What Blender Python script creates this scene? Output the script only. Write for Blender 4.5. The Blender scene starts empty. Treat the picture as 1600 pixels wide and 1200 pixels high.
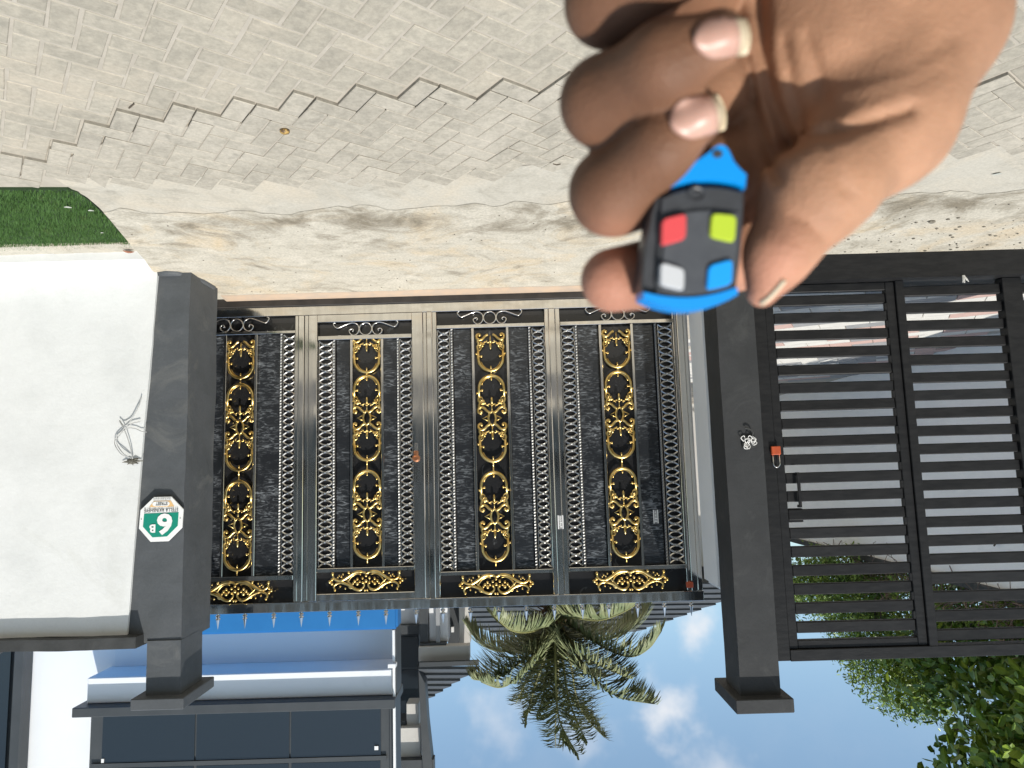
import bpy, bmesh, math, random
import numpy as np
from mathutils import Vector, Matrix, noise as mnoise

random.seed(7); RNG = np.random.default_rng(11)
R = math.radians
SC = bpy.context.scene
COL = SC.collection

# ------------------------------------------------------------------ camera
F_PX, PITCH, ROLL, H = 1100.0, math.atan(1100 / 9160), R(1.63), 1.6
D_ = np.array([0, math.cos(PITCH), -math.sin(PITCH)])
U_ = np.array([0, math.sin(PITCH), math.cos(PITCH)])
W_ = np.array([-1.0, 0, 0])
RT = math.cos(ROLL) * W_ + math.sin(ROLL) * U_          # picture right (the phone is held upside down)
DN = math.cos(ROLL) * U_ - math.sin(ROLL) * W_          # picture down = world up
EYE = np.array([0, 0, H])
cam_d = bpy.data.cameras.new('camera'); cam = bpy.data.objects.new('camera', cam_d); COL.objects.link(cam)
cam_d.sensor_width = 36.0; cam_d.lens = 36.0 * F_PX / 1600; cam_d.clip_start = 0.02; cam_d.clip_end = 2000
m3 = Matrix((RT, -DN, -D_)).transposed()
cam.matrix_world = Matrix.Translation((0, 0, H)) @ m3.to_4x4()
cam_d.dof.use_dof = True; cam_d.dof.focus_distance = 5.6; cam_d.dof.aperture_fstop = 15.0
SC.camera = cam

# ------------------------------------------------------------------ light
SUN_EL, SUN_AZ = R(55), R(24)      # sun behind the photographer, a little to the left
world = bpy.data.worlds.new('World'); SC.world = world; world.use_nodes = True
sun_d = bpy.data.lights.new('sun', 'SUN'); sun_d.energy = 4.1; sun_d.angle = R(0.55); sun_d.color = (1.0, 0.96, 0.89)
sun = bpy.data.objects.new('sun', sun_d); COL.objects.link(sun)
to_sun = Vector((-math.sin(SUN_AZ) * math.cos(SUN_EL), -math.cos(SUN_AZ) * math.cos(SUN_EL), math.sin(SUN_EL)))
sun.rotation_euler = to_sun.to_track_quat('Z', 'Y').to_euler()
sun.location = (0, 0, 30)
vs = SC.view_settings; vs.view_transform = 'Standard'; vs.look = 'None'; vs.gamma = 1; vs.use_curve_mapping = False
vs.exposure = 0.22

def build_world():
    nt = world.node_tree; N = nt.nodes; L = nt.links; N.clear()
    out = N.new('ShaderNodeOutputWorld'); bg = N.new('ShaderNodeBackground'); bg.inputs['Strength'].default_value = 0.15
    sky = N.new('ShaderNodeTexSky'); sky.sky_type = 'NISHITA'; sky.sun_disc = False
    sky.sun_elevation = SUN_EL; sky.sun_rotation = math.pi + SUN_AZ
    sky.air_density = 1.0; sky.dust_density = 1.2; sky.ozone_density = 1.6
    tc = N.new('ShaderNodeTexCoord')
    nz = N.new('ShaderNodeTexNoise'); nz.inputs['Scale'].default_value = 7.0; nz.inputs['Detail'].default_value = 7
    nz.inputs['Roughness'].default_value = 0.55
    L.new(tc.outputs['Generated'], nz.inputs['Vector'])
    def math_(op, a, b=None, c=None):
        n = N.new('ShaderNodeMath'); n.operation = op
        for i, s in enumerate((a, b, c)):
            if s is None: continue
            if hasattr(s, 'links'): L.new(s, n.inputs[i])
            else: n.inputs[i].default_value = s
        return n.outputs[0]
    fac = None
    # single small cumulus clouds
    clouds = [(780, 1125, 0.052, 0.42), (1042, 1112, 0.046, 0.9), (1086, 985, 0.036, 0.95), (905, 1150, 0.05, 0.35), (1120, 1215, .05, .5),
              (520, 1330, .09, .8), (1000, 1420, .12, .8), (200, 1400, .1, .7), (1500, 1480, .1, .7)]
    for px, py, rad, amt in clouds:
        v = D_ + RT * (px - 800) / F_PX + DN * (py - 600) / F_PX; v = v / np.linalg.norm(v)
        dt = N.new('ShaderNodeVectorMath'); dt.operation = 'DISTANCE'
        sc = N.new('ShaderNodeVectorMath'); sc.operation = 'NORMALIZE'
        L.new(tc.outputs['Generated'], sc.inputs[0]); L.new(sc.outputs[0], dt.inputs[0]); dt.inputs[1].default_value = v
        e = math_('DIVIDE', dt.outputs['Value'], rad)
        e = math_('SUBTRACT', 1.0, e)
        nn = math_('MULTIPLY', math_('SUBTRACT', nz2(N, L, tc, 26), 0.5), 2.0)
        e = math_('ADD', e, nn)
        mr = N.new('ShaderNodeMapRange'); mr.interpolation_type = 'SMOOTHSTEP'
        L.new(e, mr.inputs[0]); mr.inputs[1].default_value = -.1; mr.inputs[2].default_value = 1.35; mr.inputs[3].default_value = 0; mr.inputs[4].default_value = amt
        fac = mr.outputs[0] if fac is None else math_('MAXIMUM', fac, mr.outputs[0])
    mr = N.new('ShaderNodeMapRange'); L.new(nz.outputs['Fac'], mr.inputs[0])
    mr.inputs[1].default_value = 0.52; mr.inputs[2].default_value = 0.85; mr.inputs[4].default_value = 0.09
    fac = math_('MAXIMUM', fac, mr.outputs[0])
    mix = N.new('ShaderNodeMix'); mix.data_type = 'RGBA'
    tint = N.new('ShaderNodeMix'); tint.data_type = 'RGBA'; tint.blend_type = 'MULTIPLY'; tint.inputs['Factor'].default_value = 1; tint.inputs[7].default_value = (1.06, 1.08, .97, 1)
    L.new(sky.outputs[0], tint.inputs[6]); L.new(fac, mix.inputs['Factor']); L.new(tint.outputs[2], mix.inputs[6]); mix.inputs[7].default_value = (5.2, 5.25, 5.4, 1)
    L.new(mix.outputs[2], bg.inputs['Color']); L.new(bg.outputs[0], out.inputs['Surface'])
def nz2(N, L, tc, s):
    n = N.new('ShaderNodeTexNoise'); n.inputs['Scale'].default_value = s; n.inputs['Detail'].default_value = 3
    L.new(tc.outputs['Generated'], n.inputs['Vector']); return n.outputs['Fac']
build_world()

# ------------------------------------------------------------------ helpers
def ray(px, py): return D_ + RT * ((px - 800) / F_PX) + DN * ((py - 600) / F_PX)
def P(px, py, Y):                      # the point of the plane y = Y seen there
    v = ray(px, py); return Vector(EYE + v * (Y / v[1]))
def PG(px, py, z=0.0):                 # the point of the level z seen there
    v = ray(px, py); return Vector(EYE + v * ((z - H) / v[2]))
def project(p):
    q = np.asarray(p, float) - EYE; z = q @ D_
    return 800 + F_PX * (q @ RT) / z, 600 + F_PX * (q @ DN) / z

class MB:
    def __init__(s): s.v = []; s.f = []; s.mi = []
    def add(s, vs, fs):
        b = len(s.v); s.v.extend(tuple(p) for p in vs); s.f.extend(tuple(b + i for i in q) for q in fs); return s
    def box(s, x0, x1, y0, y1, z0, z1):
        x0, x1 = min(x0, x1), max(x0, x1); y0, y1 = min(y0, y1), max(y0, y1); z0, z1 = min(z0, z1), max(z0, z1)
        return s.add([(x0, y0, z0), (x1, y0, z0), (x1, y1, z0), (x0, y1, z0), (x0, y0, z1), (x1, y0, z1), (x1, y1, z1), (x0, y1, z1)],
                     [(0, 3, 2, 1), (4, 5, 6, 7), (0, 1, 5, 4), (1, 2, 6, 5), (2, 3, 7, 6), (3, 0, 4, 7)])
    def tube(s, pts, r, n=6, closed=False):
        pts = [Vector(p) for p in pts]; k = len(pts)
        rs = r if isinstance(r, (list, tuple)) else [r] * k
        vs = []; prev = None
        for i, p in enumerate(pts):
            a = pts[(i - 1) % k] if (closed or i > 0) else p; b = pts[(i + 1) % k] if (closed or i < k - 1) else p
            t = (b - a)
            t = t.normalized() if t.length > 1e-9 else Vector((0, 0, 1))
            if prev is None:
                ref = Vector((0, 1, 0)) if abs(t.y) < 0.9 else Vector((1, 0, 0))
                n1 = t.cross(ref).normalized()
            else:
                n1 = (prev - t * prev.dot(t))
                n1 = n1.normalized() if n1.length > 1e-6 else t.orthogonal().normalized()
            prev = n1; n2 = t.cross(n1)
            for j in range(n):
                an = 2 * math.pi * j / n; vs.append(p + (n1 * math.cos(an) + n2 * math.sin(an)) * rs[i])
        fs = []
        for i in range(k if closed else k - 1):
            for j in range(n):
                a = i * n + j; b = i * n + (j + 1) % n; i2 = (i + 1) % k
                fs.append((a, b, i2 * n + (j + 1) % n, i2 * n + j))
        if not closed:
            fs.append(tuple(range(n - 1, -1, -1))); fs.append(tuple((k - 1) * n + j for j in range(n)))
        return s.add(vs, fs)
    def ball(s, c, r, nu=8, nv=5, sc=(1, 1, 1)):
        prof = [(math.sin(math.pi * i / nv), -math.cos(math.pi * i / nv)) for i in range(nv + 1)]
        vs = []; fs = []
        for (a, b) in prof:
            for j in range(nu):
                an = 2 * math.pi * j / nu
                vs.append((c[0] + r * sc[0] * a * math.cos(an), c[1] + r * sc[1] * a * math.sin(an), c[2] + r * sc[2] * b))
        for i in range(nv):
            for j in range(nu):
                fs.append((i * nu + j, i * nu + (j + 1) % nu, (i + 1) * nu + (j + 1) % nu, (i + 1) * nu + j))
        return s.add(vs, fs)
    def lathe(s, c, prof, n=10):
        vs = []; fs = []
        for (r, z) in prof:
            for j in range(n):
                an = 2 * math.pi * j / n; vs.append((c[0] + r * math.cos(an), c[1] + r * math.sin(an), c[2] + z))
        for i in range(len(prof) - 1):
            for j in range(n):
                fs.append((i * n + j, i * n + (j + 1) % n, (i + 1) * n + (j + 1) % n, (i + 1) * n + j))
        fs.append(tuple(range(n - 1, -1, -1))); fs.append(tuple((len(prof) - 1) * n + j for j in range(n)))
        return s.add(vs, fs)
    def slab(s, front, off):             # polygon (list of 3-D points) extruded by the vector off
        k = len(front); off = Vector(off)
        vs = [Vector(p) for p in front] + [Vector(p) + off for p in front]
        fs = [tuple(range(k)), tuple(range(2 * k - 1, k - 1, -1))] + [(i, i + k, (i + 1) % k + k, (i + 1) % k) for i in range(k)]
        return s.add(vs, fs)
    def mesh(s, name, mat=None, org=(0, 0, 0), bevel=0.0, seg=1, smooth=False, recalc=True):
        me = bpy.data.meshes.new(name)
        ox, oy, oz = org
        me.from_pydata([(a - ox, b - oy, c - oz) for a, b, c in s.v], [], s.f)
        if bevel or recalc:
            bm = bmesh.new(); bm.from_mesh(me)
            if recalc: bmesh.ops.recalc_face_normals(bm, faces=bm.faces[:])
            if bevel: bmesh.ops.bevel(bm, geom=bm.edges[:], offset=bevel, segments=seg, affect='EDGES', clamp_overlap=True)
            bm.to_mesh(me); bm.free()
        if smooth: me.polygons.foreach_set('use_smooth', [True] * len(me.polygons))
        if mat: me.materials.append(mat)
        return me

ORG = {}
def link(name, data, parent=None, loc=(0, 0, 0), rot=None):
    o = bpy.data.objects.new(name, data); COL.objects.link(o); o.location = loc
    if rot is not None: o.rotation_euler = rot
    if parent is not None: o.parent = parent
    ORG[o] = Vector(loc) + (ORG[parent] if parent is not None else Vector())
    return o
def tag(o, label=None, cat=None, group=None, kind=None):
    for k, v in (('label', label), ('category', cat), ('group', group), ('kind', kind)):
        if v: o[k] = v
    return o
def thing(name, label, cat, loc=(0, 0, 0), group=None):
    o = bpy.data.objects.new(name, None); COL.objects.link(o); o.location = loc; o.empty_display_size = 0.1
    ORG[o] = Vector(loc); return tag(o, label, cat, group)
def part(name, mb, mat, parent, **kw):             # geometry in world coordinates
    org = ORG[parent]
    return link(name, mb.mesh(name, mat, org=org, **kw), parent)
def solo(name, mb, mat, label=None, cat=None, group=None, kind=None, org=None, **kw):
    if org is None:
        a = np.array(mb.v); org = (float(a[:, 0].mean()), float(a[:, 1].mean()), float(a[:, 2].min()))
    return tag(link(name, mb.mesh(name, mat, org=org, **kw), None, org), label, cat, group, kind)

# ------------------------------------------------------------------ materials
def mat(name, c1, c2=None, rough=0.6, metal=0.0, scale=8.0, detail=5, bump=0.0, bscale=None, lo=0.4, hi=0.62, stretch=(1, 1, 1),
        spec=0.5, rnd=0.0, coat=0.0, rough2=None, distort=0.0, bdist=0.01, c3=None, s3=1.5, lo3=0.5, hi3=0.62, sss=0, trans=0):
    m = bpy.data.materials.new(name); m.use_nodes = True; nt = m.node_tree; N = nt.nodes; L = nt.links
    b = N['Principled BSDF']
    b.inputs['Base Color'].default_value = (*c1, 1); b.inputs['Roughness'].default_value = rough; b.inputs['Metallic'].default_value = metal
    b.inputs['Specular IOR Level'].default_value = spec
    if coat: b.inputs['Coat Weight'].default_value = coat; b.inputs['Coat Roughness'].default_value = 0.08
    if sss:
        b.inputs['Subsurface Weight'].default_value = sss; b.inputs['Subsurface Radius'].default_value = (1, .35, .2); b.inputs['Subsurface Scale'].default_value = 0.004
    g = N.new('ShaderNodeNewGeometry'); mp = N.new('ShaderNodeMapping'); mp.inputs['Scale'].default_value = stretch
    L.new(g.outputs['Position'], mp.inputs['Vector'])
    def noise(sc, det, dis=0.0, v=None):
        n = N.new('ShaderNodeTexNoise'); n.inputs['Scale'].default_value = sc; n.inputs['Detail'].default_value = det; n.inputs['Distortion'].default_value = dis
        n.inputs['Roughness'].default_value = 0.62
        L.new(v or mp.outputs[0], n.inputs['Vector']); return n.outputs['Fac']
    def ramp(f, a, z):
        r = N.new('ShaderNodeMapRange'); L.new(f, r.inputs[0]); r.inputs[1].default_value = a; r.inputs[2].default_value = z; return r.outputs[0]
    def mixc(f, a, bb):
        x = N.new('ShaderNodeMix'); x.data_type = 'RGBA'; L.new(f, x.inputs['Factor'])
        for s, i in ((a, 6), (bb, 7)):
            if hasattr(s, 'links'): L.new(s, x.inputs[i])
            else: x.inputs[i].default_value = (*s, 1)
        return x.outputs[2]
    col = None
    if c2 is not None:
        f = ramp(noise(scale, detail, distort), lo, hi)
        col = mixc(f, c1, c2)
        if rough2 is not None:
            rr = N.new('ShaderNodeMapRange'); L.new(f, rr.inputs[0]); rr.inputs[3].default_value = rough; rr.inputs[4].default_value = rough2
            L.new(rr.outputs[0], b.inputs['Roughness'])
    if rnd:
        oi = N.new('ShaderNodeObjectInfo'); hs = N.new('ShaderNodeHueSaturation')
        rv = N.new('ShaderNodeMapRange'); L.new(oi.outputs['Random'], rv.inputs[0]); rv.inputs[3].default_value = 1 - rnd; rv.inputs[4].default_value = 1 + rnd
        L.new(rv.outputs[0], hs.inputs['Value'])
        if col is not None: L.new(col, hs.inputs['Color'])
        else: hs.inputs['Color'].default_value = (*c1, 1)
        col = hs.outputs[0]
    if c3 is not None:
        col = mixc(ramp(noise(s3, 6, 0.4, g.outputs['Position']), lo3, hi3), col if col is not None else c1, c3)
    if col is not None: L.new(col, b.inputs['Base Color'])
    if bump:
        bn = N.new('ShaderNodeBump'); bn.inputs['Strength'].default_value = bump; bn.inputs['Distance'].default_value = bdist
        L.new(noise(bscale or scale * 3, 6), bn.inputs['Height']); L.new(bn.outputs[0], b.inputs['Normal'])
    return m

M = {}
M['ground'] = mat('sandy_soil', (.34, .30, .24), (.42, .38, .31), .95, scale=3, bump=.4, bscale=30)
M['sand'] = mat('joint_sand', (.375, .338, .278), (.43, .39, .325), .95, scale=9, bump=.5, bscale=140, bdist=.004)
M['brick'] = mat('paver_concrete', (.325, .297, .240), (.392, .355, .285), .92, scale=24, detail=7, bump=.35, bscale=170, bdist=.003, rnd=.09, c3=(.43, .38, .30), s3=1.7, lo3=.52, hi3=.66)
M['verge_brick'] = mat('worn_paver', (.330, .302, .246), (.405, .368, .300), .92, scale=20, detail=7, bump=.4, bscale=150, bdist=.003, rnd=.09, c3=(.445, .405, .335), s3=2.4, lo3=.5, hi3=.7)
M['cement'] = mat('cement_screed', (.455, .425, .358), (.37, .342, .282), .9, scale=3.2, detail=8, bump=.35, bscale=22, lo=.42, hi=.75, distort=1.0, c3=(.475, .45, .385), s3=1.1, lo3=.55, hi3=.7)
M['apron'] = mat('dirty_concrete', (.47, .435, .36), (.335, .305, .245), .92, scale=4.2, detail=10, bump=.5, bscale=26, lo=.48, hi=.72, distort=1.3, stretch=(.7, 1.3, 1), c3=(.535, .495, .415), s3=3.6, lo3=.52, hi3=.68)
def stain(m, dirt, sc, lo, hi, band=None, fine=0):
    # extra dirt on top of a material: big uneven patches, denser along a band in y
    nt = m.node_tree; N = nt.nodes; L = nt.links; b = N['Principled BSDF']; src = b.inputs['Base Color'].links[0].from_socket
    g = N.new('ShaderNodeNewGeometry'); n1 = N.new('ShaderNodeTexNoise'); n1.inputs['Scale'].default_value = sc; n1.inputs['Detail'].default_value = 10; n1.inputs['Roughness'].default_value = .68; n1.inputs['Distortion'].default_value = 1.2
    L.new(g.outputs['Position'], n1.inputs['Vector']); f = n1.outputs['Fac']
    if band:
        sx = N.new('ShaderNodeSeparateXYZ'); L.new(g.outputs['Position'], sx.inputs[0])
        d = N.new('ShaderNodeMath'); d.operation = 'SUBTRACT'; L.new(sx.outputs['Y'], d.inputs[0]); d.inputs[1].default_value = band[0]
        q = N.new('ShaderNodeMath'); q.operation = 'ABSOLUTE'; L.new(d.outputs[0], q.inputs[0])
        r = N.new('ShaderNodeMapRange'); L.new(q.outputs[0], r.inputs[0]); r.inputs[1].default_value = 0; r.inputs[2].default_value = band[1]; r.inputs[3].default_value = band[2]; r.inputs[4].default_value = 0
        ad = N.new('ShaderNodeMath'); ad.operation = 'ADD'; L.new(f, ad.inputs[0]); L.new(r.outputs[0], ad.inputs[1]); f = ad.outputs[0]
    mr = N.new('ShaderNodeMapRange'); L.new(f, mr.inputs[0]); mr.inputs[1].default_value = lo; mr.inputs[2].default_value = hi
    x = N.new('ShaderNodeMix'); x.data_type = 'RGBA'; L.new(mr.outputs[0], x.inputs['Factor']); L.new(src, x.inputs[6]); x.inputs[7].default_value = (*dirt, 1)
    out = x.outputs[2]
    if fine:
        n2 = N.new('ShaderNodeTexNoise'); n2.inputs['Scale'].default_value = 55; n2.inputs['Detail'].default_value = 8; n2.inputs['Roughness'].default_value = .75; L.new(g.outputs['Position'], n2.inputs['Vector'])
        r2 = N.new('ShaderNodeMapRange'); L.new(n2.outputs['Fac'], r2.inputs[0]); r2.inputs[1].default_value = .25; r2.inputs[2].default_value = .75; r2.inputs[3].default_value = 1 - fine; r2.inputs[4].default_value = 1 + fine
        h = N.new('ShaderNodeHueSaturation'); L.new(out, h.inputs['Color']); L.new(r2.outputs[0], h.inputs['Value']); out = h.outputs[0]
    L.new(out, b.inputs['Base Color'])
stain(M['apron'], (.50, .40, .265), 1.3, .50, .70)
stain(M['apron'], (.20, .172, .125), 2.1, .55, .74, (4.35, .5, .16), fine=.34)
stain(M['cement'], (.50, .44, .345), 1.3, .46, .70)
stain(M['cement'], (.25, .23, .185), 2.6, .54, .76, fine=.2)
stain(M['brick'], (.205, .195, .165), 3.1, .60, .80, fine=.18)
stain(M['verge_brick'], (.22, .205, .17), 4.1, .58, .76, fine=.2)
M['lip'] = mat('peach_cement_lip', (.46, .345, .25), (.40, .32, .25), .85, scale=9, bump=.3)
M['charcoal_dark'] = mat('charcoal_post_paint', (.036, .037, .038), (.030, .031, .032), .62, scale=3.5, bump=.3, bscale=9, bdist=.01, spec=.3)
M['charcoal'] = mat('charcoal_wall_paint', (.082, .088, .094), (.070, .076, .081), .62, scale=3.5, bump=.35, bscale=9, bdist=.012, spec=.35, c3=(.092, .098, .102), s3=1.3, lo3=.55, hi3=.75)
M['white_wall'] = mat('white_wall_paint', (.68, .685, .668), (.60, .607, .592), .75, scale=2.6, bump=.5, bscale=5.5, bdist=.012, lo=.45, hi=.8)
M['white_house'] = mat('white_house_paint', (.80, .81, .82), (.77, .785, .80), .7, scale=.9, bump=.1, bscale=12)
M['cream'] = mat('cream_paint', (.56, .54, .50), (.52, .50, .465), .75, scale=1.5)
M['grey_wall'] = mat('pale_compound_wall', (.88, .88, .86), (.83, .83, .81), .8, scale=1.2, bump=.1)
M['coping'] = mat('dark_coping', (.046, .047, .046), (.030, .031, .030), .7, scale=6, bump=.5, bscale=20)
M['blue'] = mat('blue_paint', (.014, .15, .40), (.017, .165, .43), .45, scale=2)
M['steel'] = mat('polished_steel', (.80, .775, .73), (.72, .70, .66), .07, 1.0, scale=2.0, stretch=(9, 9, .35), bump=.05, bscale=3, bdist=.01, rough2=.15)
M['steel_dark'] = mat('steel_lattice', (.62, .61, .585), None, .24, 1.0)
M['rope'] = mat('twisted_steel', (.30, .30, .29), None, .38, 1.0)
M['chrome'] = mat('bright_steel', (.68, .66, .63), None, .14, 1.0)
M['gold'] = mat('polished_gold', (.80, .60, .25), (.62, .42, .13), .29, 1.0, scale=18)
M['film_panel'] = mat('black_film_painted_glints', (.021, .023, .026), (.25, .27, .29), .08, scale=10, detail=12, stretch=(1.1, 1, 4.4), lo=.50, hi=.74, distort=1.6, c3=(.016, .018, .021), s3=3.0, lo3=.44, hi3=.60, rough2=.3, bump=.5, bscale=14, bdist=.004, spec=.6)  # pale streaks: light glinting off the film's wrinkles, painted into the colour
M['black_panel'] = mat('black_gloss_panel', (.017, .017, .018), (.10, .105, .11), .12, scale=7, detail=8, lo=.62, hi=.74, bump=.2, bscale=6, distort=.8, spec=.6)
M['black_steel'] = mat('black_gate_paint', (.009, .0092, .010), (.015, .015, .0155), .5, spec=.25, scale=7, bump=.15, bscale=12, stretch=(1, 1, 4))
M['rail_dark'] = mat('dark_gate_track', (.052, .046, .042), (.035, .032, .03), .5, .3, scale=6)
M['post'] = mat('white_painted_post', (.78, .79, .79), (.74, .75, .75), .7, scale=2)
M['turf'] = mat('artificial_turf', (.045, .115, .022), (.075, .155, .034), .8, scale=60, c3=(.075, .16, .04), s3=9)
M['turf_base'] = mat('turf_backing', (.02, .045, .014), None, .9)
M['glass'] = mat('dark_window_glass', (.010, .014, .018), None, .05, spec=.7)
M['dark_frame'] = mat('dark_window_frame', (.055, .060, .064), (.045, .05, .054), .5, scale=2)
M['shingle'] = mat('dark_roof_sheet', (.066, .074, .080), (.054, .060, .066), .55, scale=3, rnd=.1)
M['pipe'] = mat('grey_pipe', (.30, .31, .32), None, .5)
M['white_plastic'] = mat('white_plastic', (.78, .78, .77), None, .4)
M['soffit'] = mat('white_recess_paint', (.72, .75, .78), None, .7)
M['frond'] = mat('palm_leaf', (.14, .17, .078), (.24, .25, .125), .45, scale=2.5, lo=.4, hi=.65)
M['rachis'] = mat('palm_midrib', (.20, .20, .07), (.15, .14, .05), .5, scale=4)
M['bark'] = mat('palm_bark', (.12, .09, .06), (.07, .055, .04), .95, scale=6, bump=.8, bscale=18, stretch=(1, 1, 4))
M['husk'] = mat('palm_fibre', (.13, .075, .035), (.09, .05, .025), .9, scale=12)
M['leaf'] = mat('broad_leaf', (.07, .145, .018), (.20, .28, .032), .35, scale=1.4, lo=.42, hi=.62)
M['leaf_fine'] = mat('fine_leaf', (.10, .18, .028), (.21, .29, .045), .4, scale=2.2, lo=.42, hi=.6)
M['twig'] = mat('dry_twig', (.16, .11, .085), (.22, .15, .12), .9, scale=9)
M['stem'] = mat('tree_bark', (.10, .08, .06), (.07, .055, .045), .95, scale=8, bump=.6)
M['tile_a'] = mat('pale_tile', (.62, .60, .55), (.56, .54, .50), .7, scale=6)
M['tile_b'] = mat('pink_tile', (.52, .36, .31), (.48, .33, .29), .7, scale=6)
M['tile_c'] = mat('grey_tile', (.25, .25, .25), (.30, .30, .30), .7, scale=6)
M['opp'] = mat('dark_house_render', (.22, .21, .195), (.17, .168, .158), .8, scale=1.2)
M['skin'] = None
M['orange'] = mat('orange_paint', (.42, .075, .022), (.36, .06, .02), .42, scale=30)
M['copper'] = mat('copper_lock', (.62, .30, .16), (.52, .22, .11), .3, 0.85, scale=40)
M['cable'] = mat('grey_cable', (.40, .40, .39), None, .6)
M['wire'] = mat('white_wire', (.72, .71, .68), None, .45)
M['hole'] = mat('broken_plaster', (.10, .095, .075), (.2, .19, .16), .95, scale=30, bump=.8)
M['leaf_brown'] = mat('dried_leaf', (.30, .13, .075), (.22, .10, .06), .7, scale=30)
M['shell'] = mat('dried_pod', (.42, .27, .08), (.10, .06, .03), .6, scale=45, lo=.45, hi=.55)
M['chip'] = mat('pale_chip', (.42, .43, .38), None, .8)
M['stick'] = mat('dark_stick', (.09, .07, .05), None, .9)
M['debris'] = mat('grit', (.13, .115, .09), (.22, .2, .16), .95, scale=40)
M['sign_white'] = mat('sign_white', (.80, .80, .78), (.74, .74, .72), .35, scale=20)
M['sign_green'] = mat('sign_green', (.010, .235, .16), None, .35)
M['sign_orange'] = mat('sign_orange', (.70, .45, .20), None, .4)
M['ink'] = mat('sign_ink', (.035, .04, .045), None, .5)
M['ink_grey'] = mat('sign_grey_ink', (.22, .22, .22), None, .5)

stain(M['white_wall'], (.50, .50, .46), 1.1, .58, .90, fine=.04)
stain(M['charcoal'], (.15, .15, .142), 2.3, .58, .82, fine=.10)
stain(M['charcoal_dark'], (.060, .061, .060), 2.3, .56, .80, fine=.10)
stain(M['turf'], (.12, .15, .05), 5.0, .58, .80)
stain(M['white_house'], (.66, .67, .68), .8, .58, .85)
# ------------------------------------------------------------------ ground
Ug = 0.0965                              # one paver width with its joint
_a = math.radians(142.4)
AX = Vector((math.cos(_a), math.sin(_a))); BX = Vector((-AX.y, AX.x))
if BX.dot(Vector((PG(493, 38.5) - PG(510, 17.5))[:2])) < 0: BX = -BX
OG = PG(510, 17.5).to_2d()
gm = MB(); gm.add([(-400, -400, -.09), (400, -400, -.09), (400, 400, -.09), (-400, 400, -.09)], [(0, 1, 2, 3)])
solo('ground', gm, M['ground'], kind='structure', org=(0, 0, -.09))
def lineY(poly, x):
    for (xa, ya), (xb, yb) in zip(poly, poly[1:]):
        if min(xa, xb) <= x <= max(xa, xb): return ya + (yb - ya) * (x - xa) / (xb - xa)
    return poly[0][1] if abs(x - poly[0][0]) < abs(x - poly[-1][0]) else poly[-1][1]
STEP = [(-7, 2.95), (-2.5, 2.9), (-.3, 2.79), (.26, 2.80), (1.33, 2.93), (1.67, 2.93), (2.4, 3.33), (3.2, 3.7), (5, 4.2)]
EDGE = [(-7, 3.66), (-2.37, 3.66), (-.38, 3.66), (.36, 3.80), (.83, 3.84), (1.78, 3.77), (2.41, 3.70), (3, 3.62), (7, 3.6)]
RZ, VZ = -0.012, 0.002                   # top of the road pavers / of the raised pavers
def sheet(name, m, x0, x1, y0, y1, z, kind='structure', edge0=None, edge1=None, n=80, ny=1):
    mb = MB(); rows = []
    for i in range(n + 1):
        x = x0 + (x1 - x0) * i / n
        a = y0 if edge0 is None else edge0(x); b = y1 if edge1 is None else edge1(x)
        for j in range(ny + 1): mb.v.append((x, a + (b - a) * j / ny, z))
    for i in range(n):
        for j in range(ny):
            a = i * (ny + 1) + j; mb.f.append((a, a + ny + 1, a + ny + 2, a + 1))
    o = solo(name, mb, m, kind=kind, org=(0, y0, z)); return o
road = sheet('road', M['sand'], -7, 7, .3, 3.9, RZ - .0035, edge1=lambda x: min(lineY(STEP, x) + .22, 3.65))
M['asphalt'] = mat('worn_asphalt', (.075, .074, .072), (.10, .097, .092), .9, scale=30, bump=.5, bscale=120)
sheet('asphalt_lane', M['asphalt'], -30, 30, -4.2, .48, RZ + .001, edge1=lambda x: .46 + .03 * math.sin(x * 3))
sheet('far_pavement', M['sand'], -30, 30, -11, -4.2, RZ)
# the raised strip's bed follows the stepped edge a little inside the bricks
vb = MB(); n = 120
for i in range(n + 1):
    x = -7 + 14 * i / n; ya = min(lineY(STEP, x) + .14, 3.55); yb = 4.0
    vb.v += [(x, ya, RZ - .03), (x, ya, VZ - .005), (x, yb if x < 2.3 else 3.70, VZ - .005)]
for i in range(n):
    k = 3 * i; vb.f += [(k, k + 3, k + 4, k + 1), (k + 1, k + 4, k + 5, k + 2)]
verge = solo('pavement', vb, M['sand'], kind='structure', org=(0, 3, VZ))
M['grime'] = mat('grimy_paver_side', (.27, .245, .20), (.19, .172, .14), .95, scale=25)
def brick_mesh(name, gap, h, bev, m):
    a, b = Ug - gap / 2, Ug / 2 - gap / 2
    vs = [(sx * a, sy * b, -h) for sx, sy in ((-1, -1), (1, -1), (1, 1), (-1, 1))]
    vs += [(sx * a, sy * b, -bev) for sx, sy in ((-1, -1), (1, -1), (1, 1), (-1, 1))]
    vs += [(sx * (a - bev), sy * (b - bev), 0) for sx, sy in ((-1, -1), (1, -1), (1, 1), (-1, 1))]
    fs = [(8, 9, 10, 11)]
    for i in range(4):
        j = (i + 1) % 4; fs += [(i, j, j + 4, i + 4), (i + 4, j + 4, j + 8, i + 8)]
    me = bpy.data.meshes.new(name); me.from_pydata(vs, [], fs); me.materials.append(m); me.materials.append(M['grime'])
    for i, p in enumerate(me.polygons): p.material_index = 1 if i in (1, 3, 5, 7) else 0
    return me, vs, fs
rb = brick_mesh('road_brick', .011, .045, .0035, M['brick']); vbm = brick_mesh('verge_brick', .0065, .045, .003, M['verge_brick'])
cand = {0: [], 1: []}
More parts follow.
